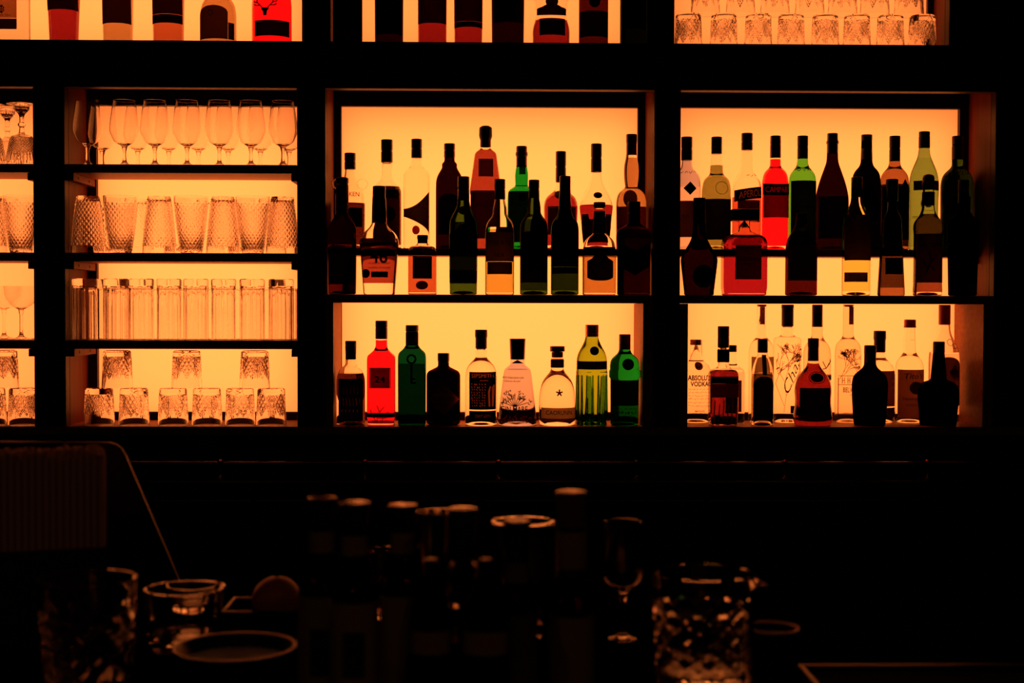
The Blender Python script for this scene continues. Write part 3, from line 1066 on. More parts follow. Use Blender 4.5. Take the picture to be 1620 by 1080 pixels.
bottle('liqueur_bottle', 'orange amber bottle with bulging neck at the right end of back row', 998.5, YB, TIER + EPS,
       [(8, 216), (8, 246), (12, 264), (11.5, 284), (9.5, 297, 4), (21, 306), (24, 318), (24, 388)], 'clear', [(CK, 'wax_dark', [(8.6, 213), (8.6, 226), (8.2, 227), (8.2, 246)])], liq=('orange_liqueur', 250),
       labels=[('medallion', 'label_brown', 984, 1006, 302, 330, 'oval'), ('label', 'label_red', 975.5, 1021.5, 328, 378)])

# ---- second bay, front row on the main shelf
def knob_cap(y0, r):
    return ('stopper', 'black_plastic', [(r * 0.5, y0), (r, y0 + 2.5), (r, y0 + 8), (r * 0.85, y0 + 11), (r * 0.85, y0 + 60)])
bottle('bourbon_bottle', 'dark bottle with ball stopper and tall black neck, leftmost in front row', 541.5, YF, MAIN + EPS,
       [(9, 287), (9, 335), (11, 342), (22, 358), (22.5, 374), (22, 440), (21, None)][:6] + [(21.5, 462)], 'brown_glass', [('stopper', 'black_plastic', [(6, 281), (10.2, 283), (10.2, 290), (9, 292)]), ('neck_foil', 'matte_black', [(9.8, 293), (10.2, 334)])],
       labels=[('label', 'label_dark', 521, 562, 402, 450)])
def wax(b, root):
    b.collar('wax_dip', root, 'wax_dark', [(9.6, 295), (10.4, 297), (10, 312), (11, 316), (11.5, 330), (12, 353)])
bottle('bourbon_bottle', 'flared red bourbon bottle with dipped wax neck and large numerals 46', 600, YF, MAIN + EPS,
       [(9, 298), (9.5, 330), (11, 356), (27, 371), (31.5, 384, 6), (30, 396), (25, 462)], 'clear', liq=('whisky_red', 384, 447), cav=378, dep=0.85,
       labels=[('seal', 'label_black', 573, 587, 426, 440, 'oval'), ('label_block', 'print_red', 589, 615, 430, 439)],
       texts=[('46', 601, 406, 22, 'print_red', dict(wd=27)), ('MAKERS', 602, 434.5, 5, 'label_amber', dict(wd=22)), ('BOURBON WHISKY', 602, 417, 3, 'print_red', dict(wd=34)), ('BARREL FINISHED', 602, 424, 3, 'print_red', dict(wd=34))], extra=wax)
bottle('whisky_bottle', 'small square orange red bottle with black square label and seal', 668.5, YF, MAIN + EPS,
       [(8, 374), (8, 385, 2), (10, 388, 3), (21, 392, 6), (22.5, 400), (22.5, 461)], 'clear', [(CK, 'black_plastic', [(8.5, 372), (8.8, 378), (8, 379), (8, 385)])], liq=('square_orange', 401), cav=397, n=6, dep=0.9, ysh=392,
       labels=[('label', 'label_black', 654, 684, 406, 441), ('seal', 'label_dark', 659, 678, 444.5, 458, 'oval')])
bottle('liqueur_bottle', 'dark green bottle with oval neck seal and tall black cap', 733, YF, MAIN + EPS,
       [(9, 283), (9, 318), (12, 330), (21, 346), (22.5, 362), (22, 440), (21.5, 462)], 'dark_green_glass', [(CK, 'black_plastic', (9.4, 280, 318))], liq=('fill_dark', 352, 448),
       labels=[('neck_seal', 'label_olive', 725, 742, 327, 341, 'oval'), ('label', 'label_black', 711.5, 754.5, 356, 402, 'crest'), ('label_band', 'label_dark', 711.5, 754.5, 428, 447)],
       texts=[('GLENFIDDICH', 733, 379, 5, 'ink_faint', dict(wd=36))], art=[([[(733 + 6.2 * math.cos(t), 334 + 5 * math.sin(t)) for t in [k * PI / 8 for k in range(17)]]], 0.8, 'ink_glow')])
bottle('rye_bottle', 'clear bottle with brown label and orange whisky, next to green bottle', 790.5, YF, MAIN + EPS,
       [(7.8, 286), (7.8, 316), (11, 330), (11, 340, 4), (21, 352), (23, 368), (23, 461)], 'clear', [(CK, 'black_plastic', (8.6, 284, 316))], liq=('rye_orange', 363), cav=360, dep=0.85,
       labels=[('label', 'label_brown', 768.5, 812.5, 368, 414), ('back_label', 'label_dark', 771, 810, 414.5, 434)],
       texts=[('THE RYE', 790, 385, 7, 'print_black', dict(wd=36)), ('1824', 790, 404, 6, 'print_black', dict(wd=14))])
bottle('whisky_bottle', 'green shouldered bottle with tall dark label numbered 10, front row', 844.5, YF, MAIN + EPS,
       [(8, 287), (8, 313), (10.5, 326), (10.8, 338, 4), (21, 352), (22, 366), (22, 461)], 'dark_green_glass', [(CK, 'black_plastic', (8.5, 285, 314))], liq=('fill_dim', 352),
       labels=[('label', 'label_dark', 823.5, 865.5, 367, 447)],
       texts=[('LAPHROAIG', 844.5, 390, 6, 'print_black', dict(wd=37)), ('10', 844.5, 414, 9, 'print_black', dict(wd=10)), ('YEARS OLD', 844.5, 426, 3, 'print_black', dict(wd=20))])
bottle('whiskey_bottle', 'slim dark green whiskey bottle with long black capsule neck', 893.5, YF, MAIN + EPS,
       [(8.5, 281), (8.8, 306), (9.5, 330), (12, 341), (20.5, 352), (22, 364), (22, 461)], 'dark_green_glass', [(CK, 'black_plastic', [(8.8, 279), (8.8, 292), (8.5, 293), (9.2, 307), (10.2, 332)])], liq=('fill_dim', 345),
       labels=[('label_band', 'label_dark', 872.5, 914.5, 423, 433)],
       extra=lambda b, r: stencil_label(b, r, [('JAMESON', 893.5, 372, 7, 36), ('IRISH WHISKEY', 893.5, 411, 4, 32)], 872.5, 914.5, 362, 422, name='label', back='ink_glow', holes=quad_holes([[(889, 385), (895, 392)], [(897, 385), (894, 390)], [(891, 395), (897, 402)]], 1.2)))
bottle('rum_bottle', 'wide flask bottle with black scalloped oval label and amber spirit', 948, YF, MAIN + EPS,
       [(9, 322), (8, 332, 2), (9.5, 352), (11, 370, 4), (23, 380), (26.8, 398), (26.5, 461)], 'clear', [(CK, 'black_plastic', [(9.4, 320), (9.4, 327), (8.8, 328)]), ('neck_foil', 'matte_black', [(8.8, 334), (10.2, 355), (11.4, 369)])], liq=('flask_amber', 393), cav=391, n=2.4, dep=0.62, ysh=372,
       labels=[('label', 'label_black', 928, 969, 398, 447, 'crest')],
       texts=[('CHIVAS', 948, 420, 6, 'ink_faint', dict(wd=26))], art=[([[(945.5 + 4 * math.cos(t), 380 + 3 * math.sin(t)) for t in [k * PI / 6 for k in range(13)]], [(950.5 + 4 * math.cos(t), 380 + 3 * math.sin(t)) for t in [k * PI / 6 for k in range(13)]]], 0.7, 'print_black')])
bottle('whisky_bottle', 'dark angular shouldered bottle with pointed label, rightmost in front row', 1002.5, YF, MAIN + EPS,
       [(9.5, 321), (9.5, 352, 3), (13, 356, 4), (26, 364, 6), (27.5, 374), (26, 400), (26, 461)], 'brown_glass', [(CK, 'matte_black', (10, 319, 353))], liq=('whisky_red', 376), n=3, dep=0.7, ysh=360,
       labels=[('label', 'label_dark', 978, 1027, 384, 436, 'point')])

# ---- third bay, back row on the raised tier
bottle('rum_bottle', 'pinkish clear bottle with black diamond emblem beside the wooden post', 1086, YB, TIER + EPS,
       [(8, 219), (8, 258), (9, 266), (21, 279), (22, 292), (22, 388)], 'pink_glass', [(CK, 'black_plastic', (8.8, 217, 254))], liq=('spirit_clear', 295), cav=295,
       labels=[('label', 'label_dark', 1065, 1107, 319, 376), ('emblem', 'print_black', 1078, 1099, 289, 310, 'diamond')], texts=[('HAVANA', 1087, 344, 6, 'ink_faint', dict(wd=28))],
       art=[(squiggle(1074, 1099, 274, 4, RNG), 0.7, 'print_black')])
bottle('liqueur_bottle', 'olive yellow bottle with round shoulders and black label, back row', 1133, YB, TIER + EPS,
       [(8.5, 219), (8.6, 246), (10, 262), (10.3, 276, 5), (20, 284), (23.2, 300), (23, 388)], 'clear', [(CK, 'black_plastic', (8.6, 217, 244))], liq=('chartreuse', 262), cav=262,
       labels=[('label', 'label_black', 1111.5, 1154.5, 316, 380)], art=[([[(1138 + 10 * math.cos(t), 299 + 10 * math.sin(t)) for t in [k * PI / 8 for k in range(17)]]], 0.7, 'label_olive')])

bottle('aperitif_bottle', 'clear long necked aperitif bottle, red below a slanted black name band', 1181, YB, TIER + EPS,
       [(8.6, 213), (8.8, 238), (10.5, 272, 6), (21, 286), (23, 300), (23, 388)], 'clear', [(CK, 'black_plastic', (9, 211, 238))], liq=('aperol', 312), cav=310,
       labels=[('label', 'label_dark', 1164, 1199, 318, 352)], art=[(squiggle(1178, 1196, 278, 5, RNG), 0.8, 'print_black')],
       extra=lambda b, r: stencil_label(b, r, [('APEROL', 1183, 308, 11, 35)], 1159.5, 1202.5, 299, 317, tilt=-0.14))
bottle('aperitif_bottle', 'bright red bottle with black name band, fourth in back row', 1226, YB, TIER + EPS,
       [(8.2, 217), (8.4, 264, 5), (18, 273), (21, 288), (21.4, 388)], 'clear', [(CK, 'black_plastic', [(8.2, 215), (8.6, 227), (8.2, 228), (8.6, 230), (8.6, 250)])], liq=('campari_red', 252),
       labels=[('label', 'label_red', 1206, 1246, 309, 345)],
       extra=lambda b, r: stencil_label(b, r, [('CAMPARI', 1226, 300, 9, 36)], 1205.5, 1246.5, 291, 309, bow=1.5))
bottle('vermouth_bottle', 'lime green shouldered bottle with black label beside the bright red one', 1269, YB, TIER + EPS,
       [(8, 217), (8.4, 256), (10, 264), (20, 276), (21.4, 288), (21.4, 388)], 'lime_glass', [(CK, 'matte_black', (8.4, 215, 251))],
       labels=[('label', 'label_black', 1249, 1289, 287, 380)], texts=[('EXTRA DRY', 1269, 330, 5, 'ink_faint', dict(wd=30))], art=[(squiggle(1257, 1281, 270, 4, RNG), 0.7, 'print_black')])
bottle('liqueur_bottle', 'dark brown bottle with long sloping shoulders and ringed neck', 1316, YB, TIER + EPS,
       [(8.2, 213), (8.6, 243), (9, 256), (21, 290), (26, 312), (25.5, 388)], 'black_glass', [(CK, 'wax_dark', [(8.4, 211), (8.6, 222), (9.8, 224), (9.8, 227), (8.8, 228), (8.8, 243)])],
       labels=[('label', 'label_dark', 1292.5, 1339.5, 312, 378)])
bottle('vermouth_bottle', 'nearly black bottle with diamond label, right of the sloping brown one', 1370, YB, TIER + EPS,
       [(8.2, 215), (9, 256), (11, 263), (20, 273), (22.6, 288), (22.6, 388)], 'soot_glass', [(CK, 'matte_black', [(8.6, 213), (8.6, 222), (8.2, 223), (9.2, 253)])],
       labels=[('label', 'label_dark', 1352, 1388, 285, 360, 'diamond')])
bottle('vermouth_bottle', 'orange shouldered bottle with dark label and peaked emblem, back row', 1414.5, YB, TIER + EPS,
       [(8, 217), (8.4, 256), (10, 264), (20.5, 276), (22.6, 290), (22.6, 388)], 'amber_glass', [(CK, 'matte_black', (8.5, 215, 255))], liq=('fill_dark', 292),
       labels=[('label', 'label_black', 1393, 1436, 296, 380), ('emblem', 'print_black', 1417, 1435, 284, 316, 'diamond')], texts=[('ROSSO', 1414, 318, 6, 'ink_faint', dict(wd=30))])
bottle('vermouth_bottle', 'pale green teardrop bottle with black name band, back row', 1461, YB, TIER + EPS,
       [(8, 210), (8.4, 236), (10, 248), (21, 274), (23.2, 292), (22, 330), (22.6, 388)], 'olive_glass', [(CK, 'matte_black', [(8.6, 208), (8.6, 214), (8.2, 215), (8.8, 216), (8.8, 234)])], liq=('vermouth', 250),
       labels=[('label_band', 'label_black', 1441, 1481, 287, 302), ('crest', 'label_olive', 1450, 1472, 312, 334, 'oval')], texts=[('MARTINI', 1461, 295, 7, 'ink_faint', dict(wd=34))],
       art=[([[(1440, 343), (1482, 343)], [(1440, 345), (1482, 345)]], 0.7, 'label_green')])
bottle('vermouth_bottle', 'dark green bottle with embossed lettering, rightmost of the back row', 1513.5, YB, TIER + EPS,
       [(8.2, 217), (8.6, 262), (11, 266), (22, 276), (25.6, 290), (25, 388)], 'dark_green_glass', [(CK, 'matte_black', [(8.6, 215), (8.6, 228), (7.8, 229), (8.8, 232), (8.8, 252)])], liq=('fill_dim', 275),
       texts=[('ITALIA', 1514, 275, 5, 'ink_faint', dict(wd=30))], labels=[('label', 'label_black', 1500, 1528, 312, 376)])

# ---- third bay, front row
bottle('liqueur_bottle', 'dark cone shouldered bottle with round seal beside the wooden post', 1106, YF, MAIN + EPS,
       [(8.8, 316), (9.5, 350), (11, 376), (29.5, 408, 7), (28.5, 420), (23.5, 462)], 'black_glass', [(CK, 'matte_black', [(9.6, 313), (9.6, 330), (10.4, 355)])], dep=0.8,
       labels=[('seal', 'label_dark', 1093, 1127, 419, 455, 'oval')])
def square_cap(b, root):
    p = [(-21.5, -12), (21.5, 12)]
    mb = MB().box(-21.5 * b.s, 21.5 * b.s, -15 * b.s, 15 * b.s, (b.yb - 349.5) * b.s, (b.yb - 331) * b.s, 2.2 * b.s)
    mb.build('stopper', 'black_plastic', root)
bottle('amaretto_bottle', 'square red glass bottle with big square black stopper and textured label', 1177, YF, MAIN + EPS,
       [(8.8, 347), (8.8, 362, 2), (10, 366, 3), (31, 375, 7), (34.8, 384, 4), (34.8, 455), (33.5, 462)], 'clear', liq=('amaretto', 378), cav=372, n=7, dep=0.62, ysh=370, extra=square_cap,
       labels=[('label', 'label_olive', 1159.5, 1200.5, 388, 442)], texts=[('DISARONNO', 1180, 410, 6, 'print_black', dict(wd=36)), ('ORIGINALE', 1180, 418, 3, 'print_black', dict(wd=20))],
       art=[([[(1181 + 6 * math.cos(t), 398 + 5 * math.sin(t)) for t in [k * PI / 7 for k in range(15)]]], 0.7, 'print_black')])
bottle('vermouth_bottle', 'dark sloping bottle showing red at its base, in front of lime bottle', 1267.5, YF, MAIN + EPS,
       [(8.2, 340), (8.8, 350), (10, 358), (22, 378), (25, 392), (25, 461)], 'brown_glass', [(CK, 'matte_black', [(8.8, 337), (8.8, 352), (9.6, 356)])], liq=('whisky_red', 460, 461.5) if False else None,
       labels=[('label', 'label_dark', 1244.5, 1290.5, 391, 444)])
bottle('brandy_bottle', 'sloping bottle with brown label and bright yellow orange base', 1354.5, YF, MAIN + EPS,
       [(8.4, 283), (8.8, 312), (10, 322), (20, 342), (22.3, 356), (22.3, 461)], 'clear', [(CK, 'wax_dark', [(8.8, 280), (9, 312)])], liq=('brandy', 330),
       labels=[('label', 'label_dark', 1333.5, 1375.5, 340, 412), ('barcode_label', 'label_brown', 1333.5, 1368, 431, 446)],
       art=[([[(1339 + k * 1.9, 433), (1339 + k * 1.9, 444)] for k in range(15)], 0.8, 'print_black')])
bottle('liqueur_bottle', 'small bottle widening downward with tall black cap and black label', 1410, YF, MAIN + EPS,
       [(8, 287), (8, 318, 2), (9, 334), (14, 341), (15.5, 350), (21.5, 461)], 'amber_glass', [(CK, 'black_plastic', [(9.6, 283), (9.6, 317), (8.8, 318)])], liq=('fill_dim', 342, 455), dep=0.8,
       labels=[('neck_label', 'label_dark', 1396.5, 1423.5, 352, 402), ('label', 'label_black', 1397, 1425, 408, 434)])
bottle('syrup_bottle', 'brown syrup bottle with ball top and leafy label, front row', 1467.5, YF, MAIN + EPS,
       [(8.6, 300), (9, 325), (12, 338), (22.5, 352, 5), (23, 362), (22, 368), (22.4, 452, 3), (23, 458), (22.5, 463)], 'clear', [('ball_stopper', 'brown_plastic', [(4, 275), (8, 277), (9.4, 281), (9, 285), (10, 287), (10, 292), (8, 300)]), ('neck_label', 'label_brown', [(9.8, 303), (9.8, 325)])], liq=('whisky_amber', 340),
       labels=[('label', 'label_brown', 1446.5, 1488.5, 370, 447)], texts=[('MONIN', 1467.5, 388, 7, 'print_black', dict(wd=32))],
       art=[([[(1458, 432), (1466, 414), (1463, 398)], [(1466, 414), (1474, 404)], [(1461, 425), (1454, 412)], [(1464, 420), (1472, 428)]], 2.4, 'print_black')])
bottle('liqueur_bottle', 'near black bottle tapering to its base, rightmost in front row', 1523, YF, MAIN + EPS,
       [(7.4, 286), (8, 318), (10, 326), (11, 338), (24, 348, 6), (25.3, 358), (24, 376), (22, 461)], 'soot_glass', [(CK, 'matte_black', [(8.2, 284), (8.2, 316), (8.8, 322)])],
       labels=[('label', 'label_dark', 1503, 1543, 414, 448)])

# ---- second bay, lowest row
bottle('gin_bottle', 'small clear bottle with dark red sloe gin and black label, leftmost below', 555, YL - 0.006, LOWF + EPS,
       [(8.4, 543), (8.4, 572, 2), (9, 577), (18, 584), (22.6, 598), (22.6, 671)], 'clear', [(CK, 'matte_black', [(8.8, 539), (8.8, 545), (8.4, 546), (8.8, 547), (8.2, 568)])], liq=('rum_dark', 592, 667), cav=590,
       extra=lambda b, r: stencil_label(b, r, [], 537, 575, 598, 665, name='label', back='label_amber', holes=quad_holes([[(546 + k * 5.3, 610), (546 + k * 5.3, 622)] for k in range(5)] + [[(544.5 + k * 5.1, 628), (546 + k * 5.1, 640)] for k in range(6)] + [[(543 + k * 6, 646), (543 + k * 6, 650)] for k in range(5)], 1.3)))
bottle('gin_bottle', 'square shouldered bright red bottle with square label numbered 24', 603.5, YL, LOWF + EPS,
       [(9, 509), (9.2, 548, 3), (12, 554), (21.6, 562, 4), (22.4, 568), (22.4, 660, 3), (20.8, 664, 2), (21, 672)], 'clear', [(CK, 'black_plastic', [(9.6, 507), (9.6, 517.5), (9, 518), (9.6, 519), (9.6, 536)])], liq=('campari_red', 538), n=5, dep=0.95, ysh=556,
       labels=[('label', 'label_red', 587, 618, 581, 612)], texts=[('24', 602.5, 598.5, 10, 'print_black', dict(wd=16)), ('LONDON', 602.5, 586, 3.2, 'print_black', dict(wd=18))],
       art=[([[(586, 581), (619, 581), (619, 612), (586, 612), (586, 581)]], 1.0, 'print_black'), ([[(596, 668), (602, 650), (598, 640)], [(602, 650), (609, 642)], [(604, 668), (610, 654), (616, 650)], [(596, 664), (589, 652), (588, 646)], [(600, 660), (613, 660)]], 1.1, 'print_red')])
def key(b, root):
    L = [[(652 + 6.5 * math.cos(t), 567 + 6.5 * math.sin(t)) for t in [k * PI / 8 for k in range(17)]], [(652, 574), (652, 604)], [(652, 598), (658, 598)], [(652, 604), (659, 604)]]
    v, f = ribbon(L, 3.0)
    b.flat('key_emblem', root, 'print_black', v, f, 0.0018)
bottle('gin_bottle', 'tall emerald green square bottle with raised key emblem', 651.8, YL, LOWF + EPS,
       [(9.4, 517), (9.6, 545, 2), (13, 551), (21, 558, 5), (22, 566), (21.6, 672)], 'deep_green_glass', [(CK, 'brown_plastic', [(10.2, 514), (10.2, 523), (9.8, 524)]), ('neck_foil', 'label_olive', [(10, 525), (10, 546)])], n=5, dep=0.9, ysh=554, extra=key, liq=('fill_dim', 575))
bottle('gin_bottle', 'squat black apothecary bottle with large red brown diamond label', 701.5, YL, LOWF + EPS,
       [(9, 561), (8.6, 578, 2), (10, 580), (24, 587, 3), (26.6, 592, 3), (26.6, 668, 3), (24.5, 672)], 'black_glass', [(CK, 'black_plastic', [(9.4, 558), (9.4, 570), (8.8, 571), (8.8, 575)]), ('stopper', 'matte_black', [(7, 576), (7, 586)])], liq=('fill_dark', 589),
       labels=[('label', 'diamond_label', 679, 727, 605, 655, 'diamond')], texts=[("HENDRICK'S", 702, 629, 5, 'print_black', dict(wd=34)), ('GIN', 702, 638, 4, 'print_black', dict(wd=12))])
def sips(b, root):
    rng = random.Random(4)
    L = []
    for i in range(6):
        for j in range(9):
            x, y = 745.5 + i * 4.0 + rng.uniform(0, 1.4), 605 + j * 4.2 + rng.uniform(0, 1)
            L.append([(x, y), (x + rng.uniform(0.6, 2.0), y + rng.uniform(1.2, 2.4))])
    H = quad_holes(L, 1.0) + [[(773, 641), (772, 618), (775, 609), (777, 610), (775, 619), (776, 641)], [(778, 641), (778, 612), (781, 606), (783, 608), (781, 641)]]
    stencil_label(b, root, [('SIPSMITH', 763.5, 593, 6, 35), ('London', 766, 600, 3, 12)], 742.5, 784.5, 587, 646, holes=H, name='label')
    stencil_label(b, root, [('DRY GIN', 764, 656, 5, 24)], 742.5, 784.5, 648, 664, name='label_foot', back='label_brown')
bottle('gin_bottle', 'clear round bottle with black illustrated label and waxed black cap', 761, YL, LOWF + EPS,
       [(8.6, 525), (8.8, 562, 2), (9.6, 566), (22, 579), (25.4, 594), (25.4, 672)], 'clear', [(CK, 'matte_black', [(9.6, 521), (9.8, 532), (9, 534), (9, 551)])], liq=('spirit_clear', 565), cav=565,
       extra=sips)
def plant(cx, y0, hw, hh, seed, n=44):
    rng, L = random.Random(seed), []
    for k in range(n):
        a = rng.uniform(0.12, PI - 0.12)
        r = rng.uniform(0.45, 1.0)
        x, y = cx + hw * r * math.cos(a), y0 - hh * r * math.sin(a)
        L.append([(x, y), (x + 3.4 * math.cos(a + rng.uniform(-.6, .6)), y - 3.4 * math.sin(a + rng.uniform(-.6, .6)))])
        L.append([(x, y), (x + 3.0 * math.cos(a + 1.1), y - 3.0 * math.sin(a + 1.1))])
    for k in range(9):
        a = 0.3 + k * (PI - 0.6) / 8
        L.append([(cx, y0), (cx + hw * .8 * math.cos(a), y0 - hh * .8 * math.sin(a))])
    return L
bottle('gin_bottle', 'pale pink tapered bottle with leafy print and tall dark cylinder cap', 818.5, YL, LOWF + EPS,
       [(11, 568), (11.2, 576, 2), (20, 583, 5), (22, 590), (31, 664, 4), (30, 672)], 'pink_glass', [(CK, 'satin_cap', [(13, 535), (12.8, 537), (11.6, 568)])], liq=('spirit_pink', 586, 664), cav=584,
       texts=[('GIN MARE', 813, 645, 9, 'print_black', dict(wd=42)), ('MEDITERRANEAN GIN', 811, 596, 3, 'print_black', dict(wd=34)), ('Coleccion de autor', 810, 601, 3, 'print_black', dict(wd=26, shear=0.3))],
       art=[(plant(814, 641, 27, 26, 3), 1.0, 'print_black'), (plant(816, 668, 28, 12, 5, 26), 0.9, 'label_red')])
bottle('gin_bottle', 'clear bell shaped bottle with wooden stopper and small red asterisk', 881.5, YL, LOWF + EPS,
       [(10, 566), (10, 583, 2), (12, 588), (24, 602), (28.4, 622), (29.4, 664, 3), (28, 672)], 'clear', [('stopper', 'brown_plastic', [(11.8, 547), (11.8, 555.5)]), ('cork', 'cork', [(9, 556), (9, 565)]), ('neck_label', 'label_red', [(10.6, 568), (10.6, 581)])], liq=('spirit_clear', 588, 662),
       labels=[('label', 'label_tan', 855.5, 909, 643, 660), ('label_foot', 'label_dark', 855.5, 909, 661, 664.5)], texts=[('CAORUNN', 883, 650.5, 7, 'print_black', dict(wd=41))],
       art=[([[(883.5, 619.5), (883.5 + 5.4 * math.cos(PI / 2 + k * 2 * PI / 5), 619.5 - 5.4 * math.sin(PI / 2 + k * 2 * PI / 5))] for k in range(5)], 2.4, 'print_red')])
class Fluted(Bottle):
    pass
def ten(b, root):
    # glass flutes standing out of the lower body
    mb = MB()
    for k in range(16):
        t = 2 * PI * k / 16
        r = 23.6 * b.s
        mb.tube([(r * math.cos(t), r * math.sin(t), (b.yb - 664) * b.s), (r * math.cos(t), r * math.sin(t), (b.yb - 592) * b.s)], [2.6 * b.s, 1.4 * b.s], 8)
    mb.build('flute', 'yellowgreen_glass', root, smooth=True)
    mb = MB()
    for k in range(14):
        t = 2 * PI * (k + .5) / 14
        r = 21.3 * b.s
        mb.tube([(r * math.cos(t), r * math.sin(t), 0.0012), (r * 0.96 * math.cos(t), r * 0.96 * math.sin(t), (b.yb - 655) * b.s)], [3.4 * b.s, 0.9 * b.s], 8)
    mb.build('base_flute', 'green_glass', root, smooth=True)
bottle('gin_bottle', 'yellow green fluted bottle with dark band and round wax seal', 936, YL, LOWF + EPS,
       [(10, 515), (10, 534), (14, 544), (24, 562), (24.4, 586, 2), (25, 588, 1), (25, 591, 1), (23.5, 593, 2), (22.5, 655), (21.5, 672)], 'yellowgreen_glass', [(CK, 'gold_foil', [(10.6, 513), (10.6, 526), (10.2, 526.5), (10.6, 527), (10.6, 532)])], extra=ten,
       labels=[('label_band', 'label_black', 912.5, 959.5, 570, 583), ('seal', 'wax_dark', 931.5, 946, 547, 560.5, 'oval')])
bottle('gin_bottle', 'green shaker shaped bottle with raised collar and round seal, rightmost below', 988, YL, LOWF + EPS,
       [(8.8, 531), (9, 553), (11, 558), (22, 568), (23.4, 578), (23.2, 584, 2), (24.6, 586, 2), (24.6, 596, 2), (22.8, 598, 2), (22.2, 672)], 'green_glass', [(CK, 'brown_plastic', [(9.2, 528), (9.2, 540), (8.8, 541), (9.2, 542), (9.2, 552)])], liq=('fill_dim', 640),
       labels=[('seal', 'wax_dark', 982, 1001, 566, 584, 'oval'), ('label', 'label_dark', 966.5, 1009.5, 600, 640)], art=[(squiggle(972, 1006, 651, 6, random.Random(8)), 0.9, 'print_black'), (squiggle(974, 1006, 645, 3, random.Random(9)), 0.6, 'label_olive')])

# ---- third bay, lowest row, back
bottle('vodka_bottle', 'clear stubby necked vodka bottle with bold dark lettering by the post', 1101, YLB, LOWF + EPS,
       [(9.4, 539), (9.6, 566, 3), (12, 570), (22, 579), (23.6, 590), (23.6, 668)], 'clear', [(CK, 'steel', (9.8, 536, 545))], liq=('spirit_clear', 569, 662), cav=569,
       labels=[('medallion', 'label_brown', 1096, 1109, 571.5, 584, 'oval')],
       texts=[('ABSOLUT', 1103, 596, 8.5, 'print_blue', dict(wd=36, bold=0.035)), ('VODKA', 1103.5, 605.5, 8, 'print_blue', dict(wd=29, bold=0.035)), ('IMPORTED', 1104, 648.5, 2.6, 'print_blue', dict(wd=16)), ('1 LITER 40% ALC', 1103, 652, 2.2, 'print_blue', dict(wd=30))],
       art=[([q for y in (614, 619, 624, 629, 635, 640) for q in squiggle(1086, 1119, y, 2.6, RNG)], 0.45, 'print_blue'), ([[(1101 + 4 * math.cos(t), 576 + 4 * math.sin(t)) for t in [k * PI / 5 for k in range(11)]]], 2.2, 'print_black')])
bottle('whisky_bottle', 'slim square clear bottle half hidden behind the dark red square one', 1158, YLB, LOWF + EPS,
       [(6.6, 549), (6.8, 574, 2), (8, 577), (17, 583, 3), (18.6, 588), (18.6, 668)], 'clear', [(CK, 'wax_dark', (7.2, 545, 556))], liq=('spirit_pink', 590), n=5, dep=1.0, ysh=580,
       labels=[('label', 'label_dark', 1143, 1170, 600, 650)])
bottle('vodka_bottle', 'tall clear frosted bottle with brown side label behind small dark bottle', 1204, YLB, LOWF + EPS,
       [(7.4, 482), (7.4, 526), (9, 533), (18, 544), (20, 556), (20, 668)], 'clear', [(CK, 'steel', (8, 480.6, 484)), ], liq=('spirit_clear', 540, 660), cav=534,
       labels=[('neck_label', 'label_brown', 1200, 1208, 484, 512), ('label', 'label_tan', 1186.5, 1222, 563, 590), ('label_foot', 'label_tan', 1186.5, 1222, 590.5, 614)])
def chase(b, root):
    rng, L = random.Random(21), []
    tree_lines(1236, 650, 1.45, 26, 7, rng, L, 0.36)
    tree_lines(1236, 640, 1.9, 20, 6, rng, L, 0.40)
    tree_lines(1228, 585, 0.7, 11, 6, rng, L, 0.40)
    tree_lines(1262, 560, 2.9, 10, 5, rng, L, 0.40)
    L = [l for l in L if all(1224.5 < q[0] < 1265.5 and q[1] > 539 for q in l)]
    v, f = ribbon(L, 0.55)
    b.flat('printed_drawing', root, 'print_red', v, f, 0.0012)
    b.text(root, 'Chase', 1250.5, 584, 13, 'print_black', wd=74, rot=1.2, shear=0.55, off=0.002, bold=-0.006)
bottle('vodka_bottle', 'clear flat shouldered bottle with bare tree drawing and script writing', 1245, YLB, LOWF + EPS,
       [(9.2, 482), (9.3, 527, 2), (12, 531), (21, 533.5, 3), (22, 540), (22, 668)], 'clear', [(CK, 'matte_black', [(9.4, 480.6), (9.8, 481.5), (9.8, 486), (9.4, 487), (9.4, 515)])], liq=('spirit_clear', 536, 655), cav=533, extra=chase,
       labels=[('seal', 'wax_dark', 1246, 1260, 640, 652)])
bottle('vodka_bottle', 'frosted round shouldered bottle with flying goose print', 1292, YLB, LOWF + EPS,
       [(8.2, 482), (8.6, 530), (11, 536), (20, 547), (21.6, 560), (21.6, 668)], 'frosted', [(CK, 'matte_black', [(8, 480.6), (8.3, 482), (8.3, 516)])], liq=('spirit_clear', 538, 660),
       art=[([[(1296, 570), (1302, 581), (1309, 573), (1310, 566)], [(1302, 581), (1296, 582)], [(1303, 580), (1308, 572)], [(1309, 569), (1312, 571)]], 1.4, 'print_black'), ([[(1301 + k, 590 + (k % 3)), (1301 + k, 600)] for k in range(13)], 1.2, 'print_black')])
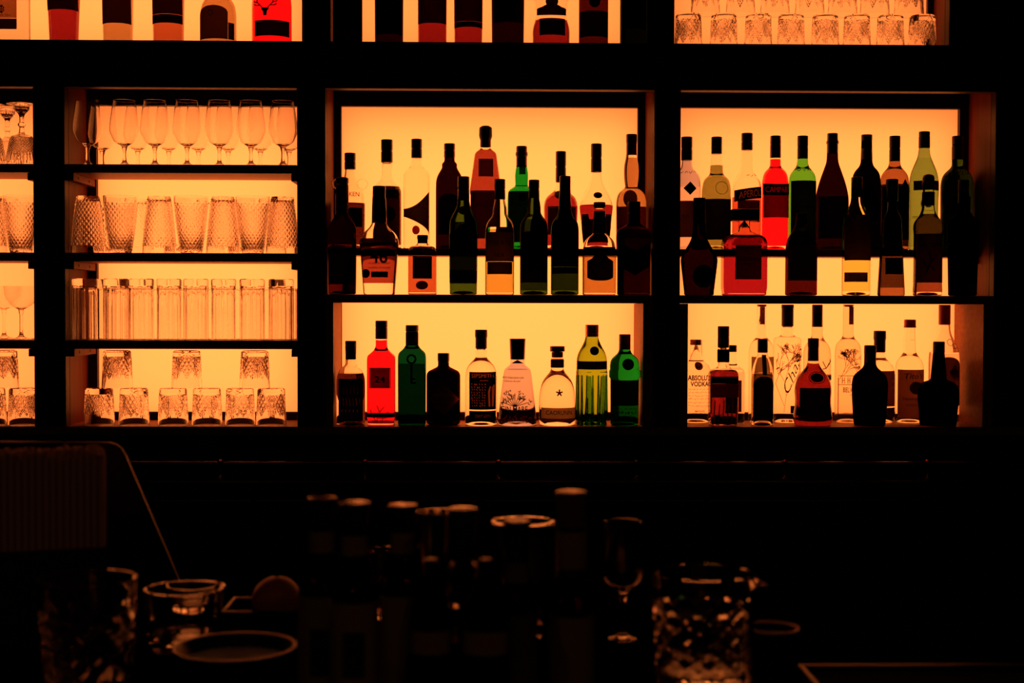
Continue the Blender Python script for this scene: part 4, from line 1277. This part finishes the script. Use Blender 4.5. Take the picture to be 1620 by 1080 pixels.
def belv(b, root):
    rng, L = random.Random(33), []
    tree_lines(1324, 600, 1.15, 13, 7, rng, L, 0.34)
    tree_lines(1325, 596, 0.75, 10, 6, rng, L, 0.36)
    tree_lines(1354, 600, 1.75, 13, 7, rng, L, 0.34)
    L = [l for l in L if all(1322 < q[0] < 1360.5 and q[1] > 550 for q in l)]
    v, f = ribbon(L, 0.5)
    b.flat('printed_drawing', root, 'print_black', v, f, 0.0012)
    H = [[(1323, 593), (1358, 593)], [(1323, 607), (1358, 607)]] + [[(1328 + k * 8, 595), (1328 + k * 8, 605)] for k in range(4)] + [[(1331 + k * 8, 595), (1331 + k * 8, 605)] for k in range(4)] + [[(1328 + k * 8, 600), (1331 + k * 8, 600)] for k in range(4)]
    H += [[(1323, 596), (1323, 657)]]
    v, f = ribbon(H, 0.9)
    b.flat('printed_drawing', root, 'label_dark', v, f, 0.0014)
bottle('vodka_bottle', 'tall frosted vodka bottle printed with bare trees and a palace', 1341, YLB, LOWF + EPS,
       [(8.2, 482), (8.3, 528), (10, 534), (19, 543), (20.6, 556), (20.6, 668)], 'frosted', [(CK, 'steel', (8.6, 480.6, 484))], liq=('spirit_clear', 542, 660), extra=belv,
       labels=[('neck_label', 'label_dark', 1340, 1348.5, 481, 512)], texts=[('BELVEDERE', 1345, 615, 8, 'print_black', dict(wd=32)), ('VODKA', 1344, 623, 3, 'print_black', dict(wd=10)), ('PRODUCT OF POLAND', 1341, 652, 2.4, 'print_black', dict(wd=22))])
bottle('gin_bottle', 'clear bottle with crooked black cap behind the black round bottle', 1391, YLB, LOWF + EPS,
       [(8, 526), (8.2, 561, 2), (10, 566), (22, 578), (24, 592), (24, 666)], 'clear', [(CK, 'matte_black', [(9.6, 522), (9.8, 535), (9, 537), (9, 556)])], liq=('spirit_clear', 566, 660), cav=565,
       labels=[('label', 'label_dark', 1374, 1413, 585, 641), ('label_foot', 'label_black', 1374, 1413, 643, 658)], art=[(squiggle(1405, 1412, 600, 6, RNG) + squiggle(1404, 1412, 612, 7, RNG), 0.8, 'ink_faint')])
bottle('vodka_bottle', 'clear bottle with bright red screw cap and orange brown label', 1438.5, YLB, LOWF + EPS,
       [(8.2, 506), (8.6, 520), (10.3, 556, 3), (12, 560), (21.5, 572), (22, 586), (22, 666)], 'clear', [(CK, 'red_plastic', [(9.2, 504), (9.2, 514), (9.8, 515), (9.6, 517)])], liq=('spirit_clear', 557, 660), cav=557,
       labels=[('label', 'label_brown', 1417.5, 1459.5, 583, 660), ('emblem', 'label_dark', 1432, 1455, 602, 622, 'oval')],
       texts=[("Tito's", 1440, 593, 9, 'print_black', dict(wd=30, shear=0.2)), ('Handmade', 1437, 629, 5, 'print_black', dict(wd=28, shear=0.2)), ('VODKA', 1438, 639, 4, 'print_black', dict(wd=22))],
       art=[([[(1436, 536), (1442, 536)]], 0.4, 'print_black')])
bottle('liqueur_bottle', 'clear bottle with dark red capsule behind the black wide one', 1493, YLB, LOWF + EPS,
       [(8.8, 482), (9, 520), (12, 532), (22, 549), (24, 564), (24, 668)], 'clear', [(CK, 'red_plastic', [(8.8, 480.6), (9.2, 482), (9.2, 512)])], liq=('spirit_pink', 560, 660), cav=556,
       labels=[('label', 'label_dark', 1471, 1515, 563, 640, 'arch'), ('label_emblem', 'label_red', 1494, 1513, 575, 600, 'diamond')],
       art=[([[(1497 + 5 * math.cos(t), 540 + 5 * math.sin(t)) for t in [k * PI / 6 for k in range(13)]], [(1504 + 4 * math.cos(t), 546 + 4 * math.sin(t)) for t in [k * PI / 6 for k in range(13)]], [(1500, 530), (1508, 535)]], 0.8, 'print_black')])

# ---- third bay, lowest row, front
bottle('bourbon_bottle', 'square dark red bottle with tall black cap, front of the lowest shelf', 1144, YLF, LOWF + EPS,
       [(8.6, 518), (8.8, 577, 2), (11, 581), (20, 585, 3), (22.6, 590), (22.6, 650), (20.8, 672)], 'clear', [(CK, 'black_plastic', [(9.2, 515), (9.2, 531), (8.8, 532), (9.2, 533), (9.2, 549)]), ('neck_label', 'label_black', [(9.6, 552), (9.6, 572)])], liq=('cognac', 588), cav=584, n=5, dep=0.9, ysh=584,
       labels=[('label_band', 'label_black', 1122.5, 1165.5, 594, 605), ('label', 'label_red', 1122.5, 1165.5, 605.5, 627)],
       art=[([[(1128 + k * 7, 632 + (k % 2) * 6), (1126 + k * 7, 668)] for k in range(6)], 1.6, 'print_red')])
bottle('bitters_bottle', 'small clear bottle with black cap and full length dark label', 1206, YLF, LOWF + EPS,
       [(7.4, 538), (7.8, 556), (9, 562), (15.5, 580), (17.4, 594), (17.4, 672)], 'clear', [(CK, 'black_plastic', [(8.2, 535), (8.2, 556), (7.8, 557)])], liq=('orange_liqueur', 592, 666), cav=588,
       labels=[('neck_label', 'label_black', 1203, 1210, 560, 592), ('label', 'label_black', 1190, 1222, 594, 662, 'arch')], art=[([[(1193, 648), (1219, 648)], [(1193, 650), (1219, 650)]], 0.6, 'ink_faint')])
bottle('rum_bottle', 'pear shaped amber red rum bottle with oval neck seal', 1286, YLF + 0.006, LOWF + EPS,
       [(8.4, 537), (8.6, 572), (11, 579), (26, 598), (29.6, 616), (27.5, 634), (30.5, 654), (31.5, 664), (28, 672)], 'clear', [(CK, 'matte_black', [(8.8, 534), (8.8, 547), (8.4, 548), (8.6, 570)])], liq=('cognac', 574), n=2.3, dep=0.72, ysh=580,
       labels=[('neck_seal', 'label_black', 1278, 1299, 589, 603, 'oval'), ('label', 'label_black', 1262, 1311, 612, 653)], texts=[('APPLETON', 1287, 633, 5, 'ink_faint', dict(wd=30))],
       art=[([[(1288.5 + 13 * math.cos(t), 596 + 9 * math.sin(t)) for t in [k * PI / 9 for k in range(19)]]], 1.0, 'print_red')])
bottle('rum_bottle', 'black round shouldered bottle with tall dark label in front of crooked cap', 1376, YLF, LOWF + EPS,
       [(9.2, 548), (9.4, 576), (12, 581), (26, 593), (28.6, 606), (28, 630), (25.5, 664), (24.8, 672)], 'soot_glass', [(CK, 'matte_black', [(9.4, 545), (9.6, 558), (9, 560), (9.2, 574)])], dep=0.85,
       labels=[('label', 'label_black', 1358, 1396, 614, 660)], art=[([[(1367, 616), (1397, 616), (1397, 659), (1367, 659), (1367, 616)]], 0.5, 'label_dark')])
bottle('rum_bottle', 'widest matte black bottle with flared neck at the right end, lowest shelf', 1484.5, YLF, LOWF + EPS,
       [(8.8, 542), (9, 556), (11, 580), (12.8, 600, 3), (26, 604, 8), (32.5, 616), (32.5, 630), (30, 650), (29, 672)], 'soot_glass', [(CK, 'matte_black', [(9, 539), (9.2, 555), (9, 557)])], dep=0.85)

# ---- top row, left bay
TR = TOPF + EPS
bottle('whisky_bottle', 'rectangular clear bottle with orange label and emblem at top left corner', 8, YT, TR,
       [(12, -110), (12, -90, 2), (34, -80, 5), (36, -70), (36, 66)], 'clear', [(CK, 'matte_black', (13, -125, -95))], liq=('spirit_pink', -40), n=6, dep=0.5, ysh=-80,
       labels=[('label', 'label_amber', -22, 32, -40, 33), ('label_band', 'label_black', -22, 32, 33.5, 50)],
       art=[([[(9 + 4.5 * math.cos(t) * (1 if k % 2 else .3), 19 + 5.5 * math.sin(t)) for k, t in [(k, k * PI / 8) for k in range(17)]], [(9, 13), (9, 26)]], 1.6, 'label_dark')], texts=[('NUMBER TEN', 8, 28.5, 2.6, 'label_dark', dict(wd=28))])
def top(px, label, hw, hb, gl, lq, labs, caps='matte_black', n=2.0, dep=1.0, texts=(), art=(), extra=None, name='whisky_bottle', prof=None):
    return bottle(name, label, px, YT, TR, prof or [(9, -118), (9.5, -75), (12, -66), (hw, -48), (hw, -30), (hb, 66)], gl, [(CK, caps, (10, -124, -84))], liq=lq, labels=labs, n=n, dep=dep, texts=texts, art=art, extra=extra)
top(101, 'tapered bottle with dark upper label and deep red spirit, top left row', 26, 22, 'clear', ('cognac', -40), [('label', 'label_dark', 77, 125, -30, 20)])
top(186.5, 'bottle with dark upper label and orange spirit, third in top left row', 24, 22.5, 'clear', ('orange_liqueur', -40), [('label', 'label_dark', 164, 209, -40, 41, 'rect')])
top(266.5, 'bottle with dark label and black band over red orange spirit, top row', 25, 23.5, 'clear', ('square_orange', -40), [('label', 'label_dark', 243, 290, -40, 27), ('label_band', 'label_black', 243, 290, 27.5, 41)])
bottle('whisky_bottle', 'round shouldered bottle with arched dark label, fifth in top left row', 345.5, YT, TR,
       [(12, -60), (12, -14), (14, -6), (25, 6), (28, 22), (28, 66)], 'clear', [(CK, 'matte_black', (13, -66, -20))], liq=('orange_liqueur', -4),
       labels=[('label', 'label_brown', 318, 364, 14, 66, 'arch'), ('back_label', 'label_dark', 364.5, 372, 40, 66)], art=[([[(338 + 4 * math.cos(t), 26 + 4 * math.sin(t)) for t in [k * PI / 5 for k in range(11)]]], 1.2, 'print_black')])
def stag(b, root):
    c, y = 424, 24
    L = [[(c - 3.5, y - 4), (c - 8, y - 9), (c - 12, y - 13), (c - 14, y - 20), (c - 21, y - 25)], [(c - 12, y - 13), (c - 19, y - 16)], [(c - 8, y - 9), (c - 15, y - 9), (c - 18, y - 12)], [(c - 14, y - 20), (c - 11, y - 27)]]
    L += [[(2 * c - x, q) for x, q in l] for l in L]
    v, f = ribbon(L, 1.5)
    b2 = len(v)
    head = [(c - 4.5, y - 5), (c + 4.5, y - 5), (c + 6.5, y - 3), (c + 3.4, y), (c + 2.4, y + 7), (c - 2.4, y + 7), (c - 3.4, y), (c - 6.5, y - 3)]
    v += head
    f = list(f) + [tuple(b2 + i for i in range(8))]
    b.flat('stag_emblem', root, 'print_black', v, f, 0.0024)
bottle('whisky_bottle', 'bright red bottle with black stag head emblem, top row next to post', 430, YT, TR,
       [(10, -90), (10.5, -50), (13, -40), (28, -12), (31, 6), (31, 66)], 'clear', [(CK, 'matte_black', (11, -96, -54))], liq=('campari_red', -20), labels=[('label', 'label_black', 407, 459, 38, 62)], extra=stag)

# ---- top row, middle bay
top(550, 'nearly black bottle beside the post, leftmost in top middle row', 23, 23, 'soot_glass', None, [('label', 'label_black', 529, 571, -20, 50)], texts=[('Jim', 550, 6, 8, 'label_dark', dict(wd=30))][:0])
top(615.5, 'black bottle with faint square label, second in top middle row', 22.5, 22, 'black_glass', None, [('label', 'label_black', 595, 636, -20, 58)])
top(684, 'bottle with dark label and red spirit below, third in top middle row', 23, 22.5, 'clear', ('cognac', -40), [('label', 'label_dark', 662, 706, -30, 41)])
top(741, 'red bottle with rounded black label foot, fourth in top middle row', 23, 22, 'clear', ('cognac', -40), [('label', 'label_dark', 719, 763, -30, 38), ('label_band', 'label_black', 719, 763, 38.5, 47)])
top(803.5, 'opaque dark brown bottle, fifth in the top middle row', 26, 25, 'black_glass', None, [('label', 'label_dark', 780, 827, -30, 40)])
def pinch(b, root):
    b.patch('label', root, 'label_black', 849, 895, 11, 30, 'crest', off=0.0009)
    b.patch('crest', root, 'label_black', 862, 882, 0, 16, 'oval', off=0.0011)
bottle('whisky_bottle', 'clear pinched waist bottle with crest label and red spirit, top row', 872, YT, TR,
       [(10, -90), (10, -50), (14, -38), (29, -10), (23.5, 28), (29.5, 46), (29, 66)], 'clear', [(CK, 'matte_black', (11, -96, -52))], liq=('cognac', 34), cav=33, dep=0.9, extra=pinch,
       labels=[('label', 'label_black', 853, 893, 34, 60)])
top(939, 'reddish brown bottle with oval emblem, second from the right in middle row', 23, 23, 'brown_glass', None, [('label', 'label_dark', 917, 961, 22, 62), ('emblem', 'label_black', 930, 948, -4, 17, 'oval')])
top(1002, 'dark greenish bottle beside the post, rightmost in top middle row', 21, 21, 'dark_green_glass', ('fill_dark', -40), [('label', 'label_black', 983, 1021, -20, 50)])
# ---------------------------------------------------------------- the bar counter in the foreground
BT = 1.07                                      # bar top
ctr = thing('bar_counter', 'dark bar counter in the foreground carrying bottles and glassware', 'counter', (0, -2.3, 0))
def kpart(mb, name, mat):
    mb.v = [(q[0], q[1] + 2.3, q[2]) for q in mb.v]
    return mb.build(name, mat, ctr)
kpart(MB().box(-3.2, 3.2, -3.0, -1.62, BT - 0.04, BT, 0.004), 'worktop', 'bar_top')
kpart(MB().box(-3.15, 3.15, -2.95, -1.68, 0.0, BT - 0.041), 'cabinet_body', 'counter_wood')
kpart(MB().box(-3.15, 3.15, -2.975, -2.951, 0.0, 0.12), 'plinth', 'counter_wood')
BZ = BT + 0.0008

def front_bottle(*a, **k):
    return bottle(*a, **k)
def D(dist):
    return dist - CAMD

front_bottle('mixer_bottle', 'foreground bottle with black crown cap, leftmost of the blurred bottle cluster', 510, D(1.72), BZ,
             [(18, 790), (20, 832), (21.5, 868), (37, 915), (38, 935), (38, 1120)], 'brown_glass', [('cap', 'satin_cap', [(21, 783.5), (22.5, 785), (22.5, 800), (21.5, 802), (21.5, 826)])],
             labels=[('neck_label', 'cream_label', 490, 530, 836, 868), ('label', 'cream_label', 473, 547, 936, 1100), ('label_panel', 'matte_black', 495, 525, 985, 1060)])
front_bottle('mixer_bottle', 'foreground bottle with black cap, second from left, tall pale label', 562, D(1.60), BZ,
             [(19, 797), (21, 840), (22.5, 872), (36, 925), (37, 945), (37, 1140)], 'brown_glass', [('cap', 'satin_cap', [(22, 790.5), (23.5, 792), (23.5, 808), (22.5, 810), (22.5, 832)])],
             labels=[('neck_label', 'cream_label', 541, 583, 842, 872), ('label', 'cream_label', 526, 598, 946, 1120), ('label_panel', 'matte_black', 545, 580, 990, 1062)])
front_bottle('mixer_bottle', 'foreground bottle with black cap left of the steel shaker tin', 637, D(1.76), BZ,
             [(19, 801), (20, 845), (21, 872), (35, 918), (36, 935), (36, 1110)], 'brown_glass', [('cap', 'satin_cap', [(21.5, 795), (23, 796.5), (23, 810), (22, 812), (22, 834)])],
             labels=[('neck_label', 'cream_label', 618, 656, 838, 870), ('label', 'cream_label', 602, 672, 936, 1084)])
front_bottle('liqueur_bottle', 'foreground bottle with very tall black cap in front of the shaker tin', 732, D(1.66), BZ,
             [(17, 806), (18, 884), (24, 896), (26, 915), (26, 1120)], 'clear', [('cap', 'satin_cap', [(21.5, 800), (23, 801.5), (23, 818), (22, 820), (23, 880)])], liq=('rum_dark', 960), cav=955)
front_bottle('syrup_bottle', 'foreground bottle with brown stopper standing before the tall glass', 817, D(1.62), BZ,
             [(17, 826), (18, 880), (20, 900), (33, 940), (34, 960), (34, 1140)], 'brown_glass', [('stopper', 'satin_cap', [(20.5, 819), (22, 821), (22, 864)]), ('neck_band', 'matte_black', [(21, 865), (21, 880)])],
             labels=[('neck_label', 'grey_label', 798, 836, 884, 915), ('label', 'grey_label', 785, 849, 965, 1100)])
front_bottle('spirit_bottle', 'tallest foreground bottle with pale stopper and paper neck band', 903, D(1.68), BZ,
             [(20, 780), (21, 830), (22, 900), (35, 946), (37, 965), (37, 1130)], 'brown_glass', [('stopper', 'satin_wood', [(22.5, 772.5), (24.5, 774.5), (25, 828)]), ('neck_band', 'matte_black', [(24, 829), (24, 835)]), ('neck_label', 'cream_label', [(23.6, 836), (24.2, 894)]), ('neck_foil', 'matte_black', [(24.4, 895), (26, 912)])],
             labels=[('label', 'cream_label', 868, 938, 968, 1110)])
for x, hw, d, lb in ((682, 34, 1.56, 'small black bitters bottle with narrow neck and pale label, left of two'), (768, 39, 1.54, 'small black bitters bottle with narrow neck and pale label, right of two')):
    front_bottle('bitters_bottle', lb, x, D(d), BZ, [(9, 884), (11, 905), (16, 920), (hw * 0.92, 955), (hw, 985), (hw, 1150)], 'soot_glass',
                 [('dasher_cap', 'black_plastic', [(9, 880), (11.5, 884), (12, 914)])], labels=[('label', 'cream_label', x - hw * 0.9, x + hw * 0.9, 990, 1026)])

def front_glass(me, name, label, cat, px, dist):
    return put(me, name, label, cat, px, D(dist), BT, None, rz=0.3)
def tall(px, hw, rim, dist, zb=BT):
    """height and radius in metres of an open vessel standing at dist with its rim centre at pixel row rim"""
    s = dist / FPX
    x = at(px, rim, D(dist))
    return x.z - zb, hw * s

def vessel(H, rb, rt, t, base, seg=48, mat='crystal', mod=None, lip=0.0):
    outer = [(0, 0), (rb - 0.003, 0), (rb, 0.003)] + densify([(rb, 0.003), (rt, H - 0.002)], 0.004)[1:] + [(rt + lip, H - 0.001), (rt + lip - 0.0004, H)]
    inner = [(rt - t, H - 0.0002), (rb - t * 1.4, base + 0.004), (rb - t * 2.2, base), (0, base - 0.0005)]
    return shell('vessel', outer, inner, mat, seg, mod)

H, R = tall(692, 34, 809, 2.10)
front_glass(vessel(H, R * 0.72, R, 0.0009, 0.002, mat='steel', lip=0.0012), 'shaker_tin', 'polished steel shaker tin behind the bottle with tall black cap', 'shaker', 692, 2.10)
H, R = tall(827, 50, 823, 2.05)
front_glass(vessel(H, R * 0.74, R, 0.004, 0.014, lip=0.0006), 'mixing_glass', 'tall plain glass with bright rim behind the foreground bottles', 'glass', 827, 2.05)
H, R = tall(601, 27, 868, 2.15)
front_glass(vessel(H, R * 0.8, R, 0.0025, 0.01), 'shot_glass', 'small glass glimpsed between the second and third foreground bottles', 'glass', 601, 2.15)

def cutmod(H, n, zmax):
    def mod(x, y, z):
        t = z / H
        if t < 0.04 or t > zmax:
            return (x, y, z)
        r = math.hypot(x, y)
        th = math.atan2(y, x) / (2 * PI)
        g = max(1 - tri(th * n + t * n * 0.42) * 2.0, 1 - tri(th * n - t * n * 0.42) * 2.0, 0)
        k = 1 - g * 0.0030 / r
        return (x * k, y * k, z)
    return mod
H, R = tall(139, 77, 914, 1.76)
front_glass(vessel(H, R * 0.88, R, 0.005, 0.016, 156, mod=cutmod(H, 12, 0.72)), 'mixing_glass', 'cut glass mixing beaker at the left end of the foreground', 'glass', 139, 1.76)
H, R = tall(1110, 80, 905, 1.78)
cm = cutmod(H, 12, 0.70)
def spout(x, y, z):
    x, y, z = cm(x, y, z)
    t = max(0.0, (z / H - 0.80) / 0.20)
    a = math.atan2(y, x)
    k = math.exp(-(a / 0.30) ** 2) * t * t
    return (x + 0.017 * k, y, z - 0.012 * k * (1 if t > 0 else 0))
mg = vessel(H, R * 0.92, R, 0.0045, 0.016, 160, mod=spout)
# the inner wall follows the lip outwards too
for v in mg.vertices:
    rr = math.hypot(v.co.x, v.co.y)
    t = max(0.0, (v.co.z / H - 0.80) / 0.20)
    if t > 0 and rr < R - 0.002 and abs(math.atan2(v.co.y, v.co.x)) < 1.0:
        k = math.exp(-(math.atan2(v.co.y, v.co.x) / 0.30) ** 2) * t * t
        v.co.x += 0.017 * k
        v.co.z -= 0.012 * k
o = front_glass(mg, 'mixing_glass', 'cut glass mixing beaker with pouring spout right of the bottle cluster', 'glass', 1110, 1.78)
o.rotation_euler = (0, 0, -0.25)
H, R = tall(1221, 41, 992, 1.70)
front_glass(vessel(H, R * 0.97, R, 0.0009, 0.002, mat='dark_steel', lip=0.001), 'jigger', 'plain steel measuring cup right of the spouted mixing beaker', 'cup', 1221, 1.70)
H, R = tall(291, 62, 930, 1.98)
front_glass(vessel(H, R * 0.90, R, 0.0035, 0.012), 'rocks_glass', 'plain round glass in front of another behind the salt bowl', 'glass', 291, 1.98)
H, R = tall(309, 47, 927, 2.13)
front_glass(vessel(H, R * 0.90, R, 0.003, 0.012), 'rocks_glass', 'smaller plain glass standing just behind the round glass', 'glass', 309, 2.13)
H, R = tall(985, 36, 824, 2.02)
front_glass(stem_mesh('balloon', [(0.006, H * 0.40), (R * 0.85, H * 0.50), (R * 1.05, H * 0.68), (R * 0.80, H)], R * 0.62, 0.004, H * 0.39), 'wine_glass', 'thin round bowled wine glass behind the spouted mixing beaker', 'wine glass', 985, 2.02)

# salt bowl
H, R = tall(372, 97, 1022, 1.80)
sb = thing('salt_bowl', 'wide black bowl of coarse salt in the left foreground', 'bowl', (at(372, 1022, D(1.80)).x, D(1.80), BZ))
ob = vessel(H, R * 0.75, R, 0.004, 0.006, mat='black_plastic')
obj('bowl', ob, sb)
rng = random.Random(5)
v, f = [], []
NR, NT = 26, 64
for i in range(NR + 1):
    for k in range(NT):
        r = (R * 0.93 - 0.004) * i / NR
        a = 2 * PI * k / NT
        v.append((r * math.cos(a), r * math.sin(a), H * 0.62 + (rng.uniform(-1, 1) * 0.0012 if i < NR else 0) + 0.004 * (1 - i / NR)))
for i in range(NR):
    for k in range(NT):
        k2 = (k + 1) % NT
        f.append((i * NT + k, (i + 1) * NT + k, (i + 1) * NT + k2, i * NT + k2))
obj('salt', mesh('salt', v, f, 'salt', smooth=False), sb, kind='stuff')

# garnish tray with an orange
p = at(425, 955, D(2.10))
gt = thing('garnish_tray', 'black garnish tray holding one orange beside the foreground bottles', 'tray', (p.x, D(2.10), BZ))
tw, td, th = 0.060, 0.05, p.z - BZ
mb = MB().box(-tw, tw, -td, td, 0, 0.004).box(-tw, tw, -td, -td + 0.003, 0.004, th).box(-tw, tw, td - 0.003, td, 0.004, th).box(-tw, -tw + 0.003, -td + 0.003, td - 0.003, 0.004, th).box(tw - 0.003, tw, -td + 0.003, td - 0.003, 0.004, th)
mb.build('tray_body', 'black_plastic', gt)
og = thing('orange', 'whole orange resting in the black garnish tray', 'orange', (p.x + 0.012, D(2.10), BZ + 0.0046))
RR = 0.0365
zc = RR
lathe('peel', [(0, 0)] + [(RR * math.sin(a), zc - RR * math.cos(a) * 0.97 - 0.001) for a in [k * PI / 24 for k in range(1, 24)]] + [(0.003, 2 * RR - 0.0022), (0, 2 * RR - 0.004)], 'orange_peel', og, 48)
lathe('stem_button', [(0, 2 * RR - 0.004), (0.0035, 2 * RR - 0.0035), (0.003, 2 * RR - 0.001), (0, 2 * RR)], 'label_green', og, 12)
for o_ in og.children:
    o_.location.z = -0.0002

# bar mat at lower right
p0, p1 = at(1262, 1067, D(1.84)), at(1700, 1072, D(1.84))
mt = thing('bar_mat', 'black rubber bar mat with raised edge at lower right', 'mat', ((p0.x + p1.x) / 2, D(1.84) - 0.1, BZ))
hw_ = (p1.x - p0.x) / 2
m_ = MB().box(-hw_, hw_, -0.10, 0.10, 0, 0.004)
m_.build('mat_sheet', 'rubber', mt)
MB().box(-hw_, hw_, 0.094, 0.10, 0.0041, 0.009, 0.001).box(-hw_, hw_, -0.10, -0.094, 0.0041, 0.009, 0.001).box(-hw_, -hw_ + 0.006, -0.0935, 0.0935, 0.0041, 0.009, 0.001).box(hw_ - 0.006, hw_, -0.0935, 0.0935, 0.0041, 0.009, 0.001).build('raised_edge', 'black_plastic', mt)

# straws in their caddy and the rounded panel behind them
p = at(62, 862, D(2.02))
RZC = 0.30
cz = p.z - BZ
sc = thing('straw_caddy', 'black box caddy packed with straws at the left edge', 'caddy', (p.x, D(2.02), BZ), rz=RZC)
cw, cdp = 0.090, 0.046
mb = MB().box(-cw, cw, -cdp, cdp, 0, 0.095).box(-cw, cw, -cdp, -cdp + 0.003, 0.095, cz).box(-cw, cw, cdp - 0.003, cdp, 0.095, cz).box(-cw, -cw + 0.003, -cdp + 0.003, cdp - 0.003, 0.095, cz).box(cw - 0.003, cw, -cdp + 0.003, cdp - 0.003, 0.095, cz)
mb.build('caddy_body', 'matte_black', sc)
ptop = at(62, 716, D(2.02)).z
SL = ptop - BZ - 0.0955
ro = 0.0042
so, sf = revolve([(0, 0), (ro, 0), (ro, SL - 0.003), (ro * 0.8, SL), (0, SL)], 10)
straw = mesh('straw', so, sf, 'straw_paper')
rng = random.Random(17)
ca, sa = math.cos(RZC), math.sin(RZC)
for i in range(19):
    for j in range(9):
        lx, ly = -cw + 0.0080 + i * 0.0092 + (j % 2) * 0.003, -cdp + 0.0080 + j * 0.0095
        o = obj('straw', straw)
        o.location = (p.x + lx * ca - ly * sa, D(2.02) + lx * sa + ly * ca, BZ + 0.0955)
        o.scale.z = 1 + rng.uniform(-0.05, 0.045)
        o.rotation_euler = (0, 0, rng.random() * 6)
        tag(o, 'thin paper wrapped straw standing upright in the black box caddy', 'straw', 'straws in the black caddy')
Yp = D(2.30)
out = []
for (px, py) in ((-150, 697), (172, 699), (184, 702), (193, 709), (199, 719), (262, 866)):
    q = at(px, py, Yp)
    out.append((q.x, q.z))
xe = out[-1][0] + (out[-1][1] - BZ) * (out[-1][0] - out[-2][0]) / (out[-2][1] - out[-1][1])
out += [(xe, BZ), (out[0][0], BZ)]
n = len(out)
ox = (out[0][0] + xe) / 2
v = [(x - ox, -0.002, z - BZ) for x, z in out] + [(x - ox, 0.002, z - BZ) for x, z in out]
f = [tuple(range(n))[::-1], tuple(range(n, 2 * n))] + [(i, (i + 1) % n, n + (i + 1) % n, n + i) for i in range(n)]
pn = mesh('menu_board', v, f, 'black_plastic', smooth=False)
po = obj('menu_board', pn, loc=(ox, Yp, BZ))
tag(po, 'thin black panel with rounded corner standing behind the straws', 'panel')

# ---------------------------------------------------------------- dim fill lamps added out of view to lift the foreground labels
for i, (x, y, lb) in enumerate(((-1.5, -4.9, 'small dim fill lamp added out of view over the guest side, left'), (0.2, -5.2, 'small dim fill lamp added out of view over the guest side, middle'), (1.7, -4.9, 'small dim fill lamp added out of view over the guest side, right'))):
    t = thing('added_fill_lamp', lb, 'fill lamp', (x, y, CEIL), 'added dim fill lamps')
    lathe('fill_lamp_ring', [(0.030, -0.012), (0.055, -0.012), (0.058, -0.008), (0.058, 0.0), (0.030, 0.0), (0.030, -0.0119)], 'dark_steel', t, 32)
    ld = bpy.data.lights.new('added_fill_light', 'AREA')
    ld.shape = 'DISK'
    ld.size = 0.055
    ld.energy = 1.1
    ld.color = (1.0, 0.42, 0.16)
    lo = bpy.data.objects.new('added_fill_light', ld)
    COL.objects.link(lo)
    lo.parent = t
    lo.location = (0, 0, -0.010)
